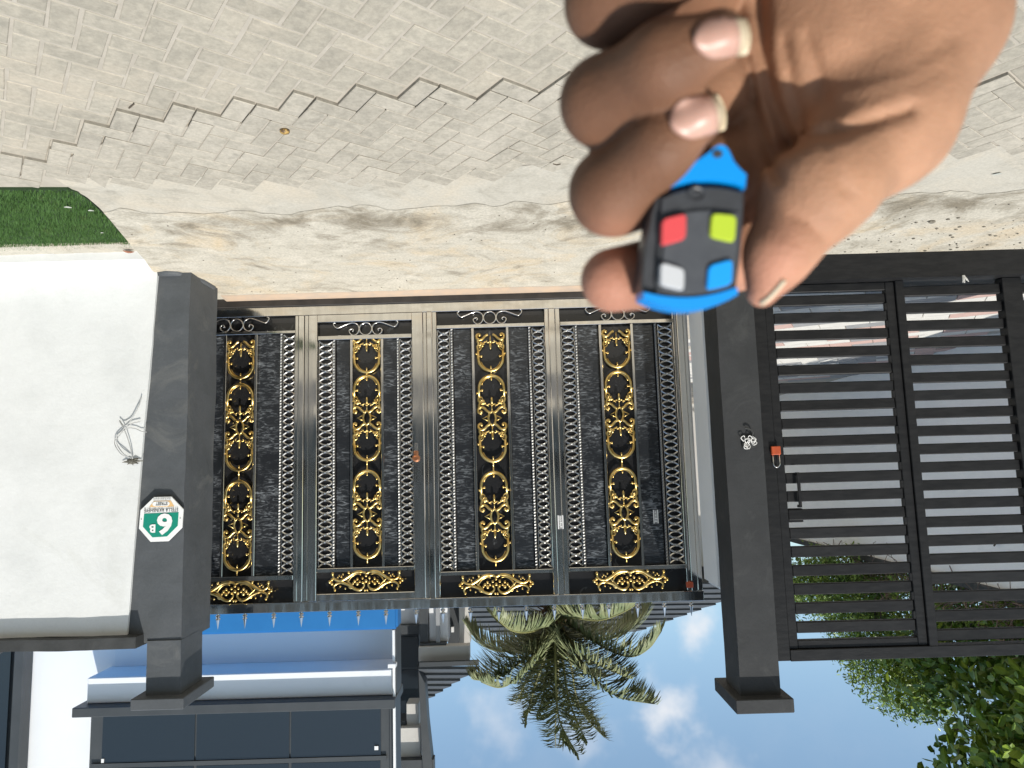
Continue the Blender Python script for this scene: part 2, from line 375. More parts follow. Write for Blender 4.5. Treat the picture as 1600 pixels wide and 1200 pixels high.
for i in range(-90, 91):
    for j in range(-90, 91):
        k = (i - j) % 4
        if k == 0: c, hor = (i + 1.0, j + .5), True      # covers (i,j),(i+1,j)
        elif k == 3: c, hor = (i + .5, j + 1.0), False   # covers (i,j),(i,j+1)
        else: continue
        w = OG + AX * (c[0] * Ug) + BX * (c[1] * Ug)
        if not (-5 < w.x < 4.2 and 0.52 < w.y < 4.1): continue
        st = w.y > lineY(STEP, w.x)
        if st and w.y > lineY(EDGE, w.x) - .05: continue
        if not st and w.x > 2.2 and w.y > 3.55: continue
        px, py = project((w.x, w.y, 0))
        q = (w.x - EYE[0]) ** 2 + (w.y) ** 2
        vis = -40 < px < 1640 and py > -40
        hid = vis and 930 < px < 1500 and py < 330
        cand[1 if st else 0].append((0 if (vis and not hid) else 1, q, w, hor))
for st, (me, vs, fs), par, z in ((0, rb, road, RZ), (1, vbm, verge, VZ)):
    lst = sorted(cand[st], key=lambda t: (t[0], t[1]))
    rest = MB()
    for n_, (vis, q, w, hor) in enumerate(lst):
        ang = math.atan2(AX.y, AX.x) + (0 if hor else math.pi / 2) + random.gauss(0, .012)
        tilt = (random.gauss(0, .0035), random.gauss(0, .0035))
        zz = z + random.gauss(0, .0010) - (.012 * max(0, (w.x - 1.9)) if st == 0 else 0) * 0
        jx, jy = random.gauss(0, .0015), random.gauss(0, .0015)
        if n_ < 292 and not vis:
            o = bpy.data.objects.new('brick', me); COL.objects.link(o); o.parent = par
            o.location = Vector((w.x + jx, w.y + jy, zz)) - ORG[par]; o.rotation_euler = (tilt[0], tilt[1], ang)
        else:
            mt = Matrix.Translation((w.x + jx, w.y + jy, zz)) @ Matrix.Rotation(ang, 4, 'Z')
            rest.add([mt @ Vector(p) for p in vs], fs)
    if rest.v:
        o = part('brick_field', rest, me.materials[0], par, recalc=False); o['kind'] = 'stuff'

def wob(amp, f, seed):
    return lambda x: amp * mnoise.fractal(Vector((x * f, seed, 0)), 1.0, 2.0, 4)
w1, w2, w3 = wob(.05, 3.2, 1.7), wob(.11, 4.2, 9.2), wob(.02, 4, 4.4)
GE = [(3.4, 2.40), (3.72, 2.40), (3.83, 2.385), (4.0, 2.41), (4.15, 2.445), (4.72, 2.60), (4.98, 2.66), (5.3, 2.76), (6.5, 2.76)]      # (y, x) edge along the turf
def cast_sheet(name, m, y0, y1, z, edge0, n=160, ny=24):
    mb = MB()
    for i in range(n + 1):
        for j in range(ny + 1):
            t = j / ny; xa = -7 + 9.4 * i / n; ya = edge0(xa) + (y1 - edge0(xa)) * t
            xr = lineY(GE, ya); x = -7 + (xr + 7) * i / n
            mb.v.append((x, ya, z + (0 if 0 < i < n else 0)))
    for i in range(n):
        for j in range(ny):
            a = i * (ny + 1) + j; mb.f.append((a, a + ny + 1, a + ny + 2, a + 1))
    b0 = len(mb.v)                      # the cast edge beside the turf
    for j in range(ny + 1): x, y, zz = mb.v[n * (ny + 1) + j]; mb.v.append((x + .012, y, zz - .16))
    for j in range(ny): a = n * (ny + 1) + j; mb.f.append((a, b0 + j, b0 + j + 1, a + 1))
    return solo(name, mb, m, kind='structure', org=(0, y0, z))
cast_sheet('cement_strip', M['cement'], 3.5, 4.3, 0.0, lambda x: lineY(EDGE, x) - .14 + w1(x) * .8)
cast_sheet('driveway_apron', M['apron'], 4.1, 6.3, 0.003, lambda x: 4.13 + w2(x) - .05 * max(0, x - 1.4))
sheet('far_side_ground', M['ground'], 2.3, 7, 3.4, 9, -.2)
# inner floor of the compound, tiled
inner = sheet('compound_floor', M['sand'], -6.6, 8, 5.6, 26, -.004)
tw, tl = .27, .54
tms = []
for key in ('tile_a', 'tile_b', 'tile_c', 'tile_a'):
    me = MB().box(-tl / 2 + .005, tl / 2 - .005, -tw / 2 + .005, tw / 2 - .005, -.01, .012).mesh('tile_' + key, M[key]); tms.append(me)
cnt = 0; rest = MB(); ra = R(28); ca, sa = math.cos(ra), math.sin(ra)
for i in range(-40, 41):
    for j in range(-80, 81):
        u = (i + (.5 if j % 2 else 0)) * tl; v = j * tw
        x = -4.6 + u * ca - v * sa; y = 10 + u * sa + v * ca
        if not (-6.5 < x < -1.9 and 6.0 < y < 17): continue
        if y < 14 and x < -2.4 and cnt < 290:
            o = link('tile', random.choice(tms), inner, Vector((x, y, 0)) - ORG[inner], (0, 0, ra)); cnt += 1
# ------------------------------------------------------------------ artificial grass
gpts = [PG(-160, 293, 0), PG(105, 293, 0), PG(122, 299, 0), PG(140, 315, 0), PG(165, 338, -.03), PG(206, 385, -.09), PG(-160, 392, -.09)]
gpts = [Vector((p.x, p.y, 0.012 - .11 * max(0, min(1, (p.y - 3.7) / 1.2)))) for p in gpts]
tb = MB(); tb.slab(gpts, (0, 0, -.06))
turf = solo('turf_base', tb, M['turf_base'], kind='structure')
def inside(poly, x, y):
    c = False; n = len(poly); j = n - 1
    for i in range(n):
        if (poly[i].y > y) != (poly[j].y > y) and x < (poly[j].x - poly[i].x) * (y - poly[i].y) / (poly[j].y - poly[i].y) + poly[i].x: c = not c
        j = i
    return c
gb = MB(); gx = [p.x for p in gpts]; gy = [p.y for p in gpts]; nb = 0
while nb < 26000:
    x = random.uniform(min(gx), max(gx)); y = random.uniform(min(gy), max(gy))
    if not inside(gpts, x, y): continue
    z = 0.012 - .11 * max(0, min(1, (y - 3.7) / 1.2)); nb += 1
    a = random.uniform(0, 6.28); h = random.uniform(.016, .03); w = .0028; l = random.uniform(.003, .014); b = a + random.uniform(-1.2, 1.2)
    dx, dy = math.cos(a) * w, math.sin(a) * w
    k = len(gb.v); gb.v += [(x - dx, y - dy, z - .002), (x + dx, y + dy, z - .002), (x - math.sin(b) * l, y + math.cos(b) * l, z + h)]; gb.f.append((k, k + 1, k + 2))
solo('grass', gb, M['turf'], kind='stuff', recalc=False)
kb = MB()
kx0, kx1 = PG(-200, 397, -.1).x, 2.64
for i in range(14):
    a = kx0 + (kx1 - kx0) * i / 14; b = kx0 + (kx1 - kx0) * (i + 1) / 14
    kb.box(a + .002, b - .002, 4.90 + random.uniform(-.012, .012), 5.09, -.16, -.080 + random.uniform(-.004, .004))
solo('kerb_strip', kb, M['cement'], kind='structure', bevel=.004)

# ------------------------------------------------------------------ rough plastered boxes
def rough_box(mb, x0, x1, y0, y1, z0, z1, step=.06, amp=.006, seed=0.0, freq=2.2, skip=()):
    def ax(a, b): n = max(1, int(round((b - a) / step))); return [a + (b - a) * i / n for i in range(n + 1)]
    X, Yv, Z = ax(x0, x1), ax(y0, y1), ax(z0, z1)
    def disp(p):
        v = mnoise.noise_vector(Vector(p) * freq + Vector((seed, seed * 1.7, 3))) * amp + mnoise.noise_vector(Vector(p) * freq * 4 + Vector((seed, 5, 3))) * amp * .3
        return (p[0] + v.x, p[1] + v.y, p[2] + v.z)
    def face(A, B, mk):
        b = len(mb.v)
        for i in A:
            for j in B: mb.v.append(disp(mk(i, j)))
        nb_ = len(B)
        for i in range(len(A) - 1):
            for j in range(nb_ - 1):
                k = b + i * nb_ + j; mb.f.append((k, k + nb_, k + nb_ + 1, k + 1))
    face(X, Z, lambda a, b: (a, y0, b)); face(X, Z, lambda a, b: (a, y1, b))
    face(Yv, Z, lambda a, b: (x0, a, b)); face(Yv, Z, lambda a, b: (x1, a, b))
    face(X, Yv, lambda a, b: (a, b, z1)); face(X, Yv, lambda a, b: (a, b, z0))
    return mb

# right-hand pillar of the steel gate (picture left), with the number sign
pl = thing('gate_pillar', 'dark grey pillar carrying the octagonal house number sign, at the white wall', 'pillar', (2.66, 5.6, 0), 'dark grey gate pillars')
mb = MB(); rough_box(mb, 2.49, 2.885, 5.36, 5.86, -.15, 2.80, seed=1.3, amp=.009)
rough_box(mb, 2.485, 2.735, 5.35, 5.72, 2.78, 3.17, seed=2.1, amp=.006)
part('shaft', mb, M['charcoal'], pl)
mb = MB(); mb.box(2.42, 2.80, 5.27, 5.80, 3.165, 3.245); part('cap', mb, M['charcoal'], pl, bevel=.006)
mb = MB()
for i in range(15):                       # mortar fillet at the foot
    t = i / 14; x = 2.74 - .30 * t
foot = [(2.74, 5.33), (2.66, 5.30), (2.58, 5.325), (2.52, 5.41), (2.478, 5.58), (2.475, 5.80), (2.52, 5.91), (2.74, 5.91)]
k = len(foot); cx, cy = 2.68, 5.6
for lv, (zz, s) in enumerate(((-.1, 1.01), (.004, .99), (.02, .97), (.03, .93))):
    for (x, y) in foot: mb.v.append((cx + (x - cx) * s, cy + (y - cy) * s, zz))
for lv in range(3):
    for i in range(k): mb.f.append((lv * k + i, lv * k + (i + 1) % k, (lv + 1) * k + (i + 1) % k, (lv + 1) * k + i))
mb.f.append(tuple(3 * k + i for i in range(k)))
part('foot', mb, M['charcoal'], pl, smooth=True)
# left-hand pillar between the gates
pr = thing('gate_pillar', 'dark grey pillar with loose white wires between the steel gate and the black louvred gate', 'pillar', (-1.76, 5.55, 0), 'dark grey gate pillars')
mb = MB(); rough_box(mb, -1.905, -1.612, 5.40, 5.76, -.1, 3.31, seed=5.3, amp=.004); part('shaft', mb, M['charcoal_dark'], pr)
mb = MB(); mb.box(-1.965, -1.545, 5.31, 5.86, 3.30, 3.40); part('cap', mb, M['charcoal_dark'], pr, bevel=.006)
mb = MB(); mb.box(-1.9, -1.604, 5.765, 6.245, 0.0, 2.62)
solo('gate_post', mb, M['post'], 'pale grey rounded post standing behind the wired pillar, at the end of the steel gate', 'post', bevel=.035, seg=3)
# white boundary wall
bw = thing('boundary_wall', 'white rendered boundary wall with a dark coping above the artificial grass', 'wall', (4.5, 5.5, 0))
mb = MB(); rough_box(mb, 2.80, 7.6, 5.335, 5.60, -.15, 2.73, step=.12, amp=.008, seed=8.8, freq=1.3)
mb.v = [(x + (-.065 + .145 * max(0, z) / 2.73) * max(0, 1 - (x - 2.8) / 1.0), y, z) for x, y, z in mb.v]
rough_box(mb, 2.70, 7.6, 5.06, 5.335, -.15, -.02, step=.12, amp=.006, seed=3.8, freq=1.6)
part('wall', mb, M['white_wall'], bw)
mb = MB(); rough_box(mb, 2.76, 7.6, 5.245, 5.66, 2.731, 2.81, step=.09, amp=.008, seed=4.2); part('coping', mb, M['coping'], bw)
br = thing('spike_bracket', 'dark V shaped steel bracket bolted on the white wall coping', 'bracket', P(30, 996, 5.45))
mb = MB()
a, b, c = P(28, 994, 5.45), P(-8, 1022, 5.45), P(60, 1008, 5.45)
for e0, e1 in ((a + Vector((.01, 0, 0)), b), (P(42, 996, 5.45), c)):
    d = (e1 - e0).normalized(); nrm = Vector((-d.z, 0, d.x)) * .017
    mb.slab([e0 + nrm, e1 + nrm, e1 - nrm, e0 - nrm], (0, .035, 0))
part('arm', mb, M['coping'], br); 
mb = MB(); mb.box(a.x - .10, a.x + .06, 5.40, 5.52, 2.805, 2.84); part('foot_plate', mb, M['coping'], br)

# ------------------------------------------------------------------ number sign
def text_mesh(s, x0, x1, z0, z1, y, m, parent, name):
    cu = bpy.data.curves.new('lettering', 'FONT'); cu.body = s; cu.fill_mode = 'FRONT'; cu.resolution_u = 3; cu.offset = .035 if len(s) < 3 else .012
    o = bpy.data.objects.new('tmp', cu); COL.objects.link(o)
    bpy.context.view_layer.update()
    me = bpy.data.meshes.new_from_object(o.evaluated_get(bpy.context.evaluated_depsgraph_get()))
    bpy.data.objects.remove(o); bpy.data.curves.remove(cu)
    a = np.zeros(len(me.vertices) * 3); me.vertices.foreach_get('co', a); a = a.reshape(-1, 3)
    lo, hi = a.min(0), a.max(0)
    b = np.zeros_like(a)
    b[:, 0] = x0 + (a[:, 0] - lo[0]) / (hi[0] - lo[0]) * (x1 - x0); b[:, 2] = z0 + (a[:, 1] - lo[1]) / (hi[1] - lo[1]) * (z1 - z0); b[:, 1] = y
    b -= np.array(ORG[parent]); me.vertices.foreach_set('co', b.ravel()); me.update(); me.materials.append(m); me.name = name
    return link(name, me, parent)
SY = 5.325
sc_ = P(252, 811, SY); sg = thing('house_sign', 'octagonal green and white house number sign on the dark grey pillar', 'sign', (sc_.x, SY, sc_.z))
def S(x, y, yy=0.0): return Vector((sc_.x + (620 - x) * .00039, SY + yy, sc_.z + (y - 610) * .00039))
mb = MB(); mb.slab([S(*p) for p in ((465, 190), (800, 190), (1035, 435), (1020, 780), (765, 1030), (425, 1032), (195, 775), (215, 430))], (0, .012, 0)); part('plate', mb, M['sign_white'], sg, bevel=.0015)
mb = MB(); mb.slab([S(*p, -.002) for p in ((290, 500), (950, 490), (940, 745), (740, 940), (465, 950), (275, 745))], (0, .003, 0)); part('green_field', mb, M['sign_green'], sg)
mb = MB(); mb.slab([S(*p, -.002) for p in ((385, 378), (862, 378), (790, 265), (470, 265))], (0, .003, 0)); part('orange_field', mb, M['sign_orange'], sg)
mb = MB(); pts = [S(500 + 55 * math.cos(t), 322 + 44 * math.sin(t), -.004) for t in np.linspace(math.pi / 2, 3 * math.pi / 2, 7)] + [S(720 + 55 * math.cos(t), 322 + 44 * math.sin(t), -.004) for t in np.linspace(-math.pi / 2, math.pi / 2, 7)]
mb.slab(pts, (0, .0035, 0)); part('street_field', mb, M['sign_white'], sg)
def T(s, x0, x1, y0, y1, m, name='lettering'):
    a, b = S(x1, y0), S(x0, y1); text_mesh(s, a.x, b.x, a.z, b.z, SY - .0062, m, sg, name)
T('6', 545, 840, 505, 912, M['sign_white'], 'numeral'); T('B', 405, 520, 705, 862, M['sign_white'], 'numeral')
T('STELLA AKINSHEYE', 292, 945, 402, 478, M['ink']); T('STREET', 512, 738, 292, 350, M['ink']); T('GRACELAND ESTATE', 465, 800, 205, 250, M['ink_grey'])
for x in (240, 985): part('screw', MB().ball(S(x, 603, -.002), .004, 6, 4), M['ink_grey'], sg)
# loosen the big numeral: slightly bolder by a second stroke
# ------------------------------------------------------------------ polished steel gate
GY = 6.30
G = thing('driveway_gate', 'tall polished steel gate with gold oval scrollwork, lattice strips and black panels', 'gate', (.75, GY, 0))
wk = None
Z_BR0, Z_BR1, Z_TR0, Z_TR1 = .080, .165, 2.695, 2.778
XL, XR = 3.08, -1.605
mb = MB(); mb.box(XR, XL, 6.235, 6.40, .004, .078); part('track', mb, M['rail_dark'], G)
def gpart(name, m, boxes, parent=None, bevel=.003, **kw):
    mb = MB()
    for bx in boxes: mb.box(*bx)
    return part(name, mb, m, parent or G, bevel=bevel, **kw)
gpart('bottom_rail', M['steel'], [(XR, XL, 6.270, 6.345, Z_BR0, Z_BR1)])
gpart('top_rail', M['steel'], [(XR, XL, 6.262, 6.345, Z_TR0, Z_TR1)])
gpart('trim_rail', M['chrome'], [(XR, XL, 6.258, 6.2615, Z_TR0 + .002, Z_TR0 + .012)], bevel=0)
for x0, x1 in ((1.829, 1.952), (.672, .793), (-.449, -.310), (-1.603, -1.468), (2.96, 3.08)):
    w = x1 - x0
    s = gpart('stile', M['steel'], [(x0, x0 + w * .30, 6.272, 6.345, Z_BR1 + .001, Z_TR0 - .001), (x0 + w * .30 + .003, x1 - w * .28, 6.262, 6.345, Z_BR1 + .001, Z_TR0 - .001), (x1 - w * .28 + .003, x1, 6.272, 6.345, Z_BR1 + .001, Z_TR0 - .001)], bevel=.004)
# wicket door frame
W0, W1 = .797, 1.825
wk = gpart('wicket_door', M['steel'], [(W0, .893, 6.256, 6.34, .168, 2.69), (1.748, W1, 6.256, 6.34, .168, 2.69), (.8935, 1.7475, 6.2575, 6.34, .168, .238), (.8935, 1.7475, 6.2575, 6.34, 2.632, 2.69)], bevel=.004)
# shared ornament meshes, built around a local origin in the gate plane -------------------------------------------
def sm(pts, n=6):                         # smooth a polyline
    out = []; k = len(pts); pts = [Vector(p) for p in pts]
    for i in range(k - 1):
        p0, p1, p2, p3 = pts[max(i - 1, 0)], pts[i], pts[i + 1], pts[min(i + 2, k - 1)]
        for j in range(n):
            t = j / n; out.append(.5 * ((2 * p1) + (p2 - p0) * t + (2 * p0 - 5 * p1 + 4 * p2 - p3) * t * t + (3 * p1 - p0 - 3 * p2 + p3) * t ** 3))
    return out + [pts[-1]]
def q3(l, y=0.0): return [(a, y, b) for a, b in l]
def oval_parts():
    """gold oval: ring, scrolls, crown; the upper half only; the lower half is the same turned over"""
    ring = MB(); scr = MB(); crown = MB(); hx = MB()
    for sz in (1,):
        arch = [(.112 * math.cos(a), sz * (.268 + .115 * math.sin(a))) for a in np.linspace(0, math.pi, 17)]
        pts = [(.113, sz * .19)] + arch + [(-.113, sz * .19)]
        ring.tube(q3(pts), .0135, 6)
        ring.tube(q3([(p[0] * .84, p[1] - sz * .012) for p in arch[2:-2]], .004), .0045, 5)
        ring.tube(q3([(0, sz * .383), (0, sz * .402), (0, sz * .43)]), [.012, .0075, .0075], 6)
        ring.ball((0, 0, sz * .392), .0125, 8, 5); ring.ball((0, 0, sz * .352), .012, 6, 4, (.7, .7, 1.3))
        for sx in (1, -1):
            ring.ball((sx * .083, -.004, sz * .252), .0125, 7, 5); ring.ball((sx * .129, -.002, sz * .228), .0105, 7, 5)
            ring.tube(q3([(sx * .11, sz * .245), (sx * .083, sz * .252)]), .006, 5)
            # leafy side strip
            scr.tube(q3(sm([(sx * .113, sz * .195), (sx * .119, sz * .165), (sx * .107, sz * .14), (sx * .115, sz * .112), (sx * .104, sz * .085)], 4)), .0110, 6)
            scr.tube(q3(sm([(sx * .11, sz * .2), (sx * .088, sz * .187), (sx * .083, sz * .168), (sx * .097, sz * .16), (sx * .10, sz * .175)], 4), -.002), .006, 5)
            scr.tube(q3(sm([(sx * .106, sz * .15), (sx * .085, sz * .147), (sx * .082, sz * .132), (sx * .096, sz * .128)], 4), -.002), .0055, 5)
            # C scroll
            scr.tube(q3(sm([(sx * .022, sz * .052), (sx * .045, sz * .066), (sx * .068, sz * .09), (sx * .098, sz * .102), (sx * .121, sz * .086), (sx * .124, sz * .06), (sx * .106, sz * .044), (sx * .09, sz * .053)], 5)), [.0125] * 20 + [.011] * 8 + [.009] * 8, 6)
            scr.ball((sx * .096, -.004, sz * .057), .0155, 7, 5)
            # crown row
            crown.tube(q3(sm([(0, sz * .112), (sx * .022, sz * .128), (sx * .045, sz * .118), (sx * .066, sz * .132), (sx * .09, sz * .122)], 4)), .0062, 5)
            crown.ball((sx * .072, -.002, sz * .146), .0175, 6, 4, (.75, .6, 1.3)); crown.ball((sx * .058, -.002, sz * .136), .0085, 6, 4); crown.ball((sx * .087, -.002, sz * .138), .0085, 6, 4)
            crown.ball((sx * .033, -.002, sz * .112), .007, 6, 4)
            # side spike of the centre hexagon
            if sz == 1:
                hx.tube(q3([(sx * .032, .024), (sx * .086, 0), (sx * .032, -.024)]), [.007, .004, .007], 5)
        crown.ball((0, -.002, sz * .16), .0175, 6, 4, (.7, .6, 1.8)); crown.ball((sz * 0, -.002, sz * .136), .010, 6, 4, (1.4, .6, .8))
        crown.tube(q3([(0, sz * .062), (0, sz * .13)]), .005, 5)
    hx.tube(q3([(0, .066), (.026, .04), (.034, 0), (.026, -.04), (0, -.066), (-.026, -.04), (-.034, 0), (-.026, .04)]), .011, 6, closed=True)
    return ring.mesh('arch', M['gold'], smooth=True), scr.mesh('scrollwork', M['gold'], smooth=True), crown.mesh('leaf_crown', M['gold'], smooth=True), hx.mesh('hexagon', M['gold'], smooth=True)
OV = oval_parts()
cr = MB()
for s in (1, -1):
    cr.tube(q3(sm([(0, -.062), (s * .045, -.079), (s * .105, -.072), (s * .165, -.034), (s * .215, -.008), (s * .26, -.012), (s * .285, -.035), (s * .288, -.062)], 5)), [.010] * 5 + [.0145] * 16 + [.011] * 15, 6)
    cr.tube(q3(sm([(s * .018, .02), (s * .022, .05), (s * .055, .076), (s * .10, .066), (s * .15, .032), (s * .205, .012), (s * .255, .018), (s * .28, .042), (s * .272, .066)], 5)), [.009] * 8 + [.0135] * 18 + [.010] * 15, 6)
    cr.tube(q3(sm([(s * .175, -.016), (s * .145, .012), (s * .115, .045), (s * .135, .06), (s * .15, .045)], 4), -.004), .007, 5)
    cr.tube(q3(sm([(s * .16, .01), (s * .125, -.04), (s * .08, -.062), (s * .045, -.055)], 4), -.004), .0065, 5)
    for (x, z, r) in ((.315, 0, .016), (.296, .018, .014), (.296, -.018, .014), (.29, -.066, .015), (.27, .07, .013), (.075, .022, .016), (.098, 0, .014), (.075, -.018, .013), (.055, .004, .011), (.112, .018, .011), (.232, -.05, .009), (.215, -.04, .009), (.245, -.036, .008), (.15, -.074, .013), (.225, .042, .009), (.03, -.024, .013), (.028, .014, .013), (.01, .078, .011), (.18, .06, .009), (.20, -.062, .008)):
        cr.ball((s * x, -.006, z), r, 7, 5)
cr.ball((0, -.006, 0), .016, 8, 5); cr.ball((0, -.006, -.045), .013, 8, 5)
CREST = cr.mesh('gold_crest', M['gold'], smooth=True)
def strip_mesh(z0, z1, w):
    n = max(1, round((z1 - z0) / .0605)); p = (z1 - z0) / n; mb = MB(); h = w / 2
    for i in range(n):
        c = z0 + p * (i + .5)
        for sx in (1, -1):
            for sz in (1, -1):
                pts = [(0, c + sz * .006), (sx * h * .30, c + sz * p * .10), (sx * h * .66, c + sz * p * .25), (sx * h, c + sz * p * .5)]
                mb.tube(q3(sm(pts, 2), -.003), .0078, 4)
        mb.ball((0, -.006, c), .0125, 6, 4)
    for sx in (1, -1): mb.box(sx * h - .003, sx * h + .003, 0, .006, z0, z1)
    return mb.mesh('lattice_strip', M['steel_dark'])
def rope_mesh(z0, z1):
    mb = MB(); n = int((z1 - z0) / .005); k = 4
    for i in range(n + 1):
        z = z0 + (z1 - z0) * i / n
        for j in range(k):
            a = 2 * math.pi * j / k + (z - z0) * 2 * math.pi / .105; mb.v.append((.0105 * math.cos(a), .0105 * math.sin(a), z))
    for i in range(n):
        for j in range(k): mb.f.append((i * k + j, i * k + (j + 1) % k, (i + 1) * k + (j + 1) % k, (i + 1) * k + j))
    return mb.mesh('twisted_bar', M['rope'], recalc=False)
def scroll_mesh():
    mb = MB(); k = .00573
    mb.tube([(.056 * math.cos(a), 0, .056 * math.sin(a)) for a in np.linspace(0, 2 * math.pi, 25)[:-1]], .0068, 6, closed=True)
    line = [(787, 499.5), (785.3, 497.6), (788, 495.5), (792, 498), (790.5, 503), (785, 506), (779, 503), (776.4, 496), (779, 489), (786, 486), (793, 487), (800, 489.6), (808, 492.8), (812, 493.5), (816, 490), (817, 486), (814, 484.4)]
    for s in (1, -1):
        mb.tube(sm([(s * (x - 766) * k, 0, (y - 496) * k) for x, y in line], 4), .0068, 6)
    return mb.mesh('scroll_bar', M['chrome'], smooth=True)
SCROLL = scroll_mesh()
spike = MB(); spike.lathe((0, 0, 0), [(.010, 0), (.010, .012), (.019, .018), (.021, .026), (.014, .034), (.009, .042), (.020, .046), (.021, .052), (.016, .056), (.0015, .135)], 10)
SPIKE = spike.mesh('spike', M['chrome'], smooth=False)
# panels: x of (lattice, rope, dark, bar, gold centre, bar, dark, rope, lattice), and levels
PAN = [dict(lat=(1.953, 2.066), rope=2.079, dk=(2.092, 2.294), bar=2.3065, gc=2.447, bar2=2.584, dk2=(2.596, 2.80), rope2=2.82, lat2=(2.838, 2.955), z=(.166, .300, .327, 2.466, 2.507, 2.694), par=None, gz=1.163, cx=2.452),
       dict(lat=(.896, 1.014), rope=1.024, dk=(1.034, 1.157), bar=1.1665, gc=1.308, bar2=1.4435, dk2=(1.456, 1.586), rope2=1.601, lat2=(1.612, 1.745), z=(.240, .360, .398, 2.418, 2.454, 2.630), par=wk, gz=1.112, cx=1.315),
       dict(lat=(-.308, -.188), rope=-.170, dk=(-.156, .015), bar=.030, gc=.186, bar2=.3445, dk2=(.36, .522), rope2=.5355, lat2=(.548, .670), z=(.166, .292, .325, 2.475, 2.510, 2.694), par=None, gz=1.148, cx=.186),
       dict(lat=(-1.466, -1.332), rope=-1.312, dk=(-1.294, -1.116), bar=-1.098, gc=-.956, bar2=-.8105, dk2=(-.792, -.608), rope2=-.594, lat2=(-.582, -.452), z=(.166, .290, .325, 2.470, 2.505, 2.694), par=None, gz=1.145, cx=-.98)]
SM, RM = {}, {}
for k, p in enumerate(PAN):
    par = p['par'] or G; z0, z1, z2, z3, z4, z5 = p['z']
    xa, xb = p['lat'][0], p['lat2'][1]
    gpart('rail', M['steel'], [(xa, xb, 6.268, 6.335, z1, z2)], par); gpart('rail', M['steel'], [(xa, xb, 6.268, 6.335, z3, z4)], par)
    gpart('backing_panel', M['black_panel'], [(xa - .012, xb + .012, 6.3362, 6.3385, z0 - .012, z5 + .012)], par, bevel=0)
    for d in ('dk', 'dk2'):
        gpart('film_panel', M['film_panel'], [(p[d][0], p[d][1], 6.318, 6.3355, z2 + .001, z3 - .001)], par, bevel=.002)
    gpart('scroll_panel', M['black_panel'], [(xa, xb, 6.322, 6.3355, z0, z1 - .001)], par, bevel=.002)
    for bx in ('bar', 'bar2'): gpart('flat_bar', M['steel'], [(p[bx] - .0115, p[bx] + .0115, 6.276, 6.335, z2, z3)], par, bevel=.002)
    for l, r in (('lat', 'rope'), ('lat2', 'rope2')):
        w = round(p[l][1] - p[l][0] - .012, 3); key = (round(z2 + .012, 3), round(z3 - .012, 3), w)
        if key not in SM: SM[key] = strip_mesh(key[0] - z2, key[1] - z2, w)
        link('lattice_strip', SM[key], par, Vector(((p[l][0] + p[l][1]) / 2, 6.295, z2)) - ORG[par])
        kr = round(z3 - z2, 3)
        if kr not in RM: RM[kr] = rope_mesh(0, kr)
        link('twisted_bar', RM[kr], par, Vector((p[r], 6.290, z2)) - ORG[par])
    link('scroll_bar', SCROLL, par, Vector((p['cx'] + (.0 if k else .035), 6.285, (z0 + z1) / 2 + .003)) - ORG[par])
    link('gold_crest', CREST, par, Vector((p['cx'] + (.0 if k != 3 else 0), 6.272, (z4 + z5) / 2 - .010)) - ORG[par])
    pitch = .865 if k != 1 else .850
    gz = p['gz']
    def half(cz, flip):
        for me in OV[:3]:
            o = link('gold_' + me.name.split('.')[0], me, par, Vector((p['gc'], 6.292, cz)) - ORG[par], (0, math.pi if flip else 0, 0)); o.scale.z = pitch / .860
    for i in (0, 1):
        half(gz + pitch * i, False); half(gz + pitch * i, True)
        link('gold_hexagon', OV[3], par, Vector((p['gc'], 6.292, gz + pitch * i)) - ORG[par])
    # the lowest oval is cut off by the rail: only its upper half stands on it
    half(max(gz - pitch, z2 + .008) if k != 1 else z2 - .075, False)
sp_x = [341, 383, 428, 471, 515, 560, 603, 650, 692, 735, 779, 822, 866, 910, 951, 996, 1038, 1080]
for x in sp_x: link('spike', SPIKE, G, Vector((P(x, 950, GY).x, 6.30, Z_TR1 - .002)) - ORG[G])
link('spike', SPIKE, G, Vector((2.85, 6.30, Z_TR1 - .002)) - ORG[G])
mb = MB(); rb_ = P(1078, 914, 6.24); mb.box(rb_.x - .03, rb_.x + .03, 6.235, 6.262, rb_.z - .025, rb_.z + .025); part('roller_bracket', mb, M['orange'], G, bevel=.006)
# threshold lip
mb = MB(); pts = []
for i in range(9): pts.append((6.10 + .13 * i / 8, .004 + .022 * math.sin(math.pi * (.5 * i / 8)) ))
for i in range(61):
    x = -1.62 + (2.56 + 1.62) * i / 60
    for (y, z) in pts: mb.v.append((x, y + w3(x) * .5 * (y < 6.2), z))
for i in range(60):
    for j in range(8):
        a = i * 9 + j; mb.f.append((a, a + 9, a + 10, a + 1))
solo('gate_threshold', mb, M['lip'], kind='structure', smooth=True)
# small print on labels stuck to the gate
def sticker(px, py, w, h, label):
    c = P(px, py, 6.25); t = thing('sticker', label, 'sticker', (c.x, 6.255 if px < 900 else 6.312, c.z), 'small labels stuck on the steel gate')
    y = 6.2545 if px < 900 else 6.3165
    mb = MB(); mb.box(c.x - w / 2, c.x + w / 2, y - .0012, y, c.z - h / 2, c.z + h / 2); part('label_paper', mb, M['ink_grey'], t)
    mb = MB()
    for s in (1, -1): mb.box(c.x + s * (w / 2 - .009), c.x + s * (w / 2 - .001), y - .0022, y - .0014, c.z - h / 2, c.z + h / 2)
    zz = c.z - h / 2 + .01
    while zz < c.z + h / 2 - .01:
        hh = random.uniform(.004, .009); mb.box(c.x - random.uniform(.004, .012), c.x + random.uniform(.004, .012), y - .0022, y - .0014, zz, zz + hh); zz += hh + random.uniform(.004, .008)
    part('print', mb, M['sign_white'], t)
sticker(876, 816, .05, .118, 'small black and white label on the steel stile between two gate panels')
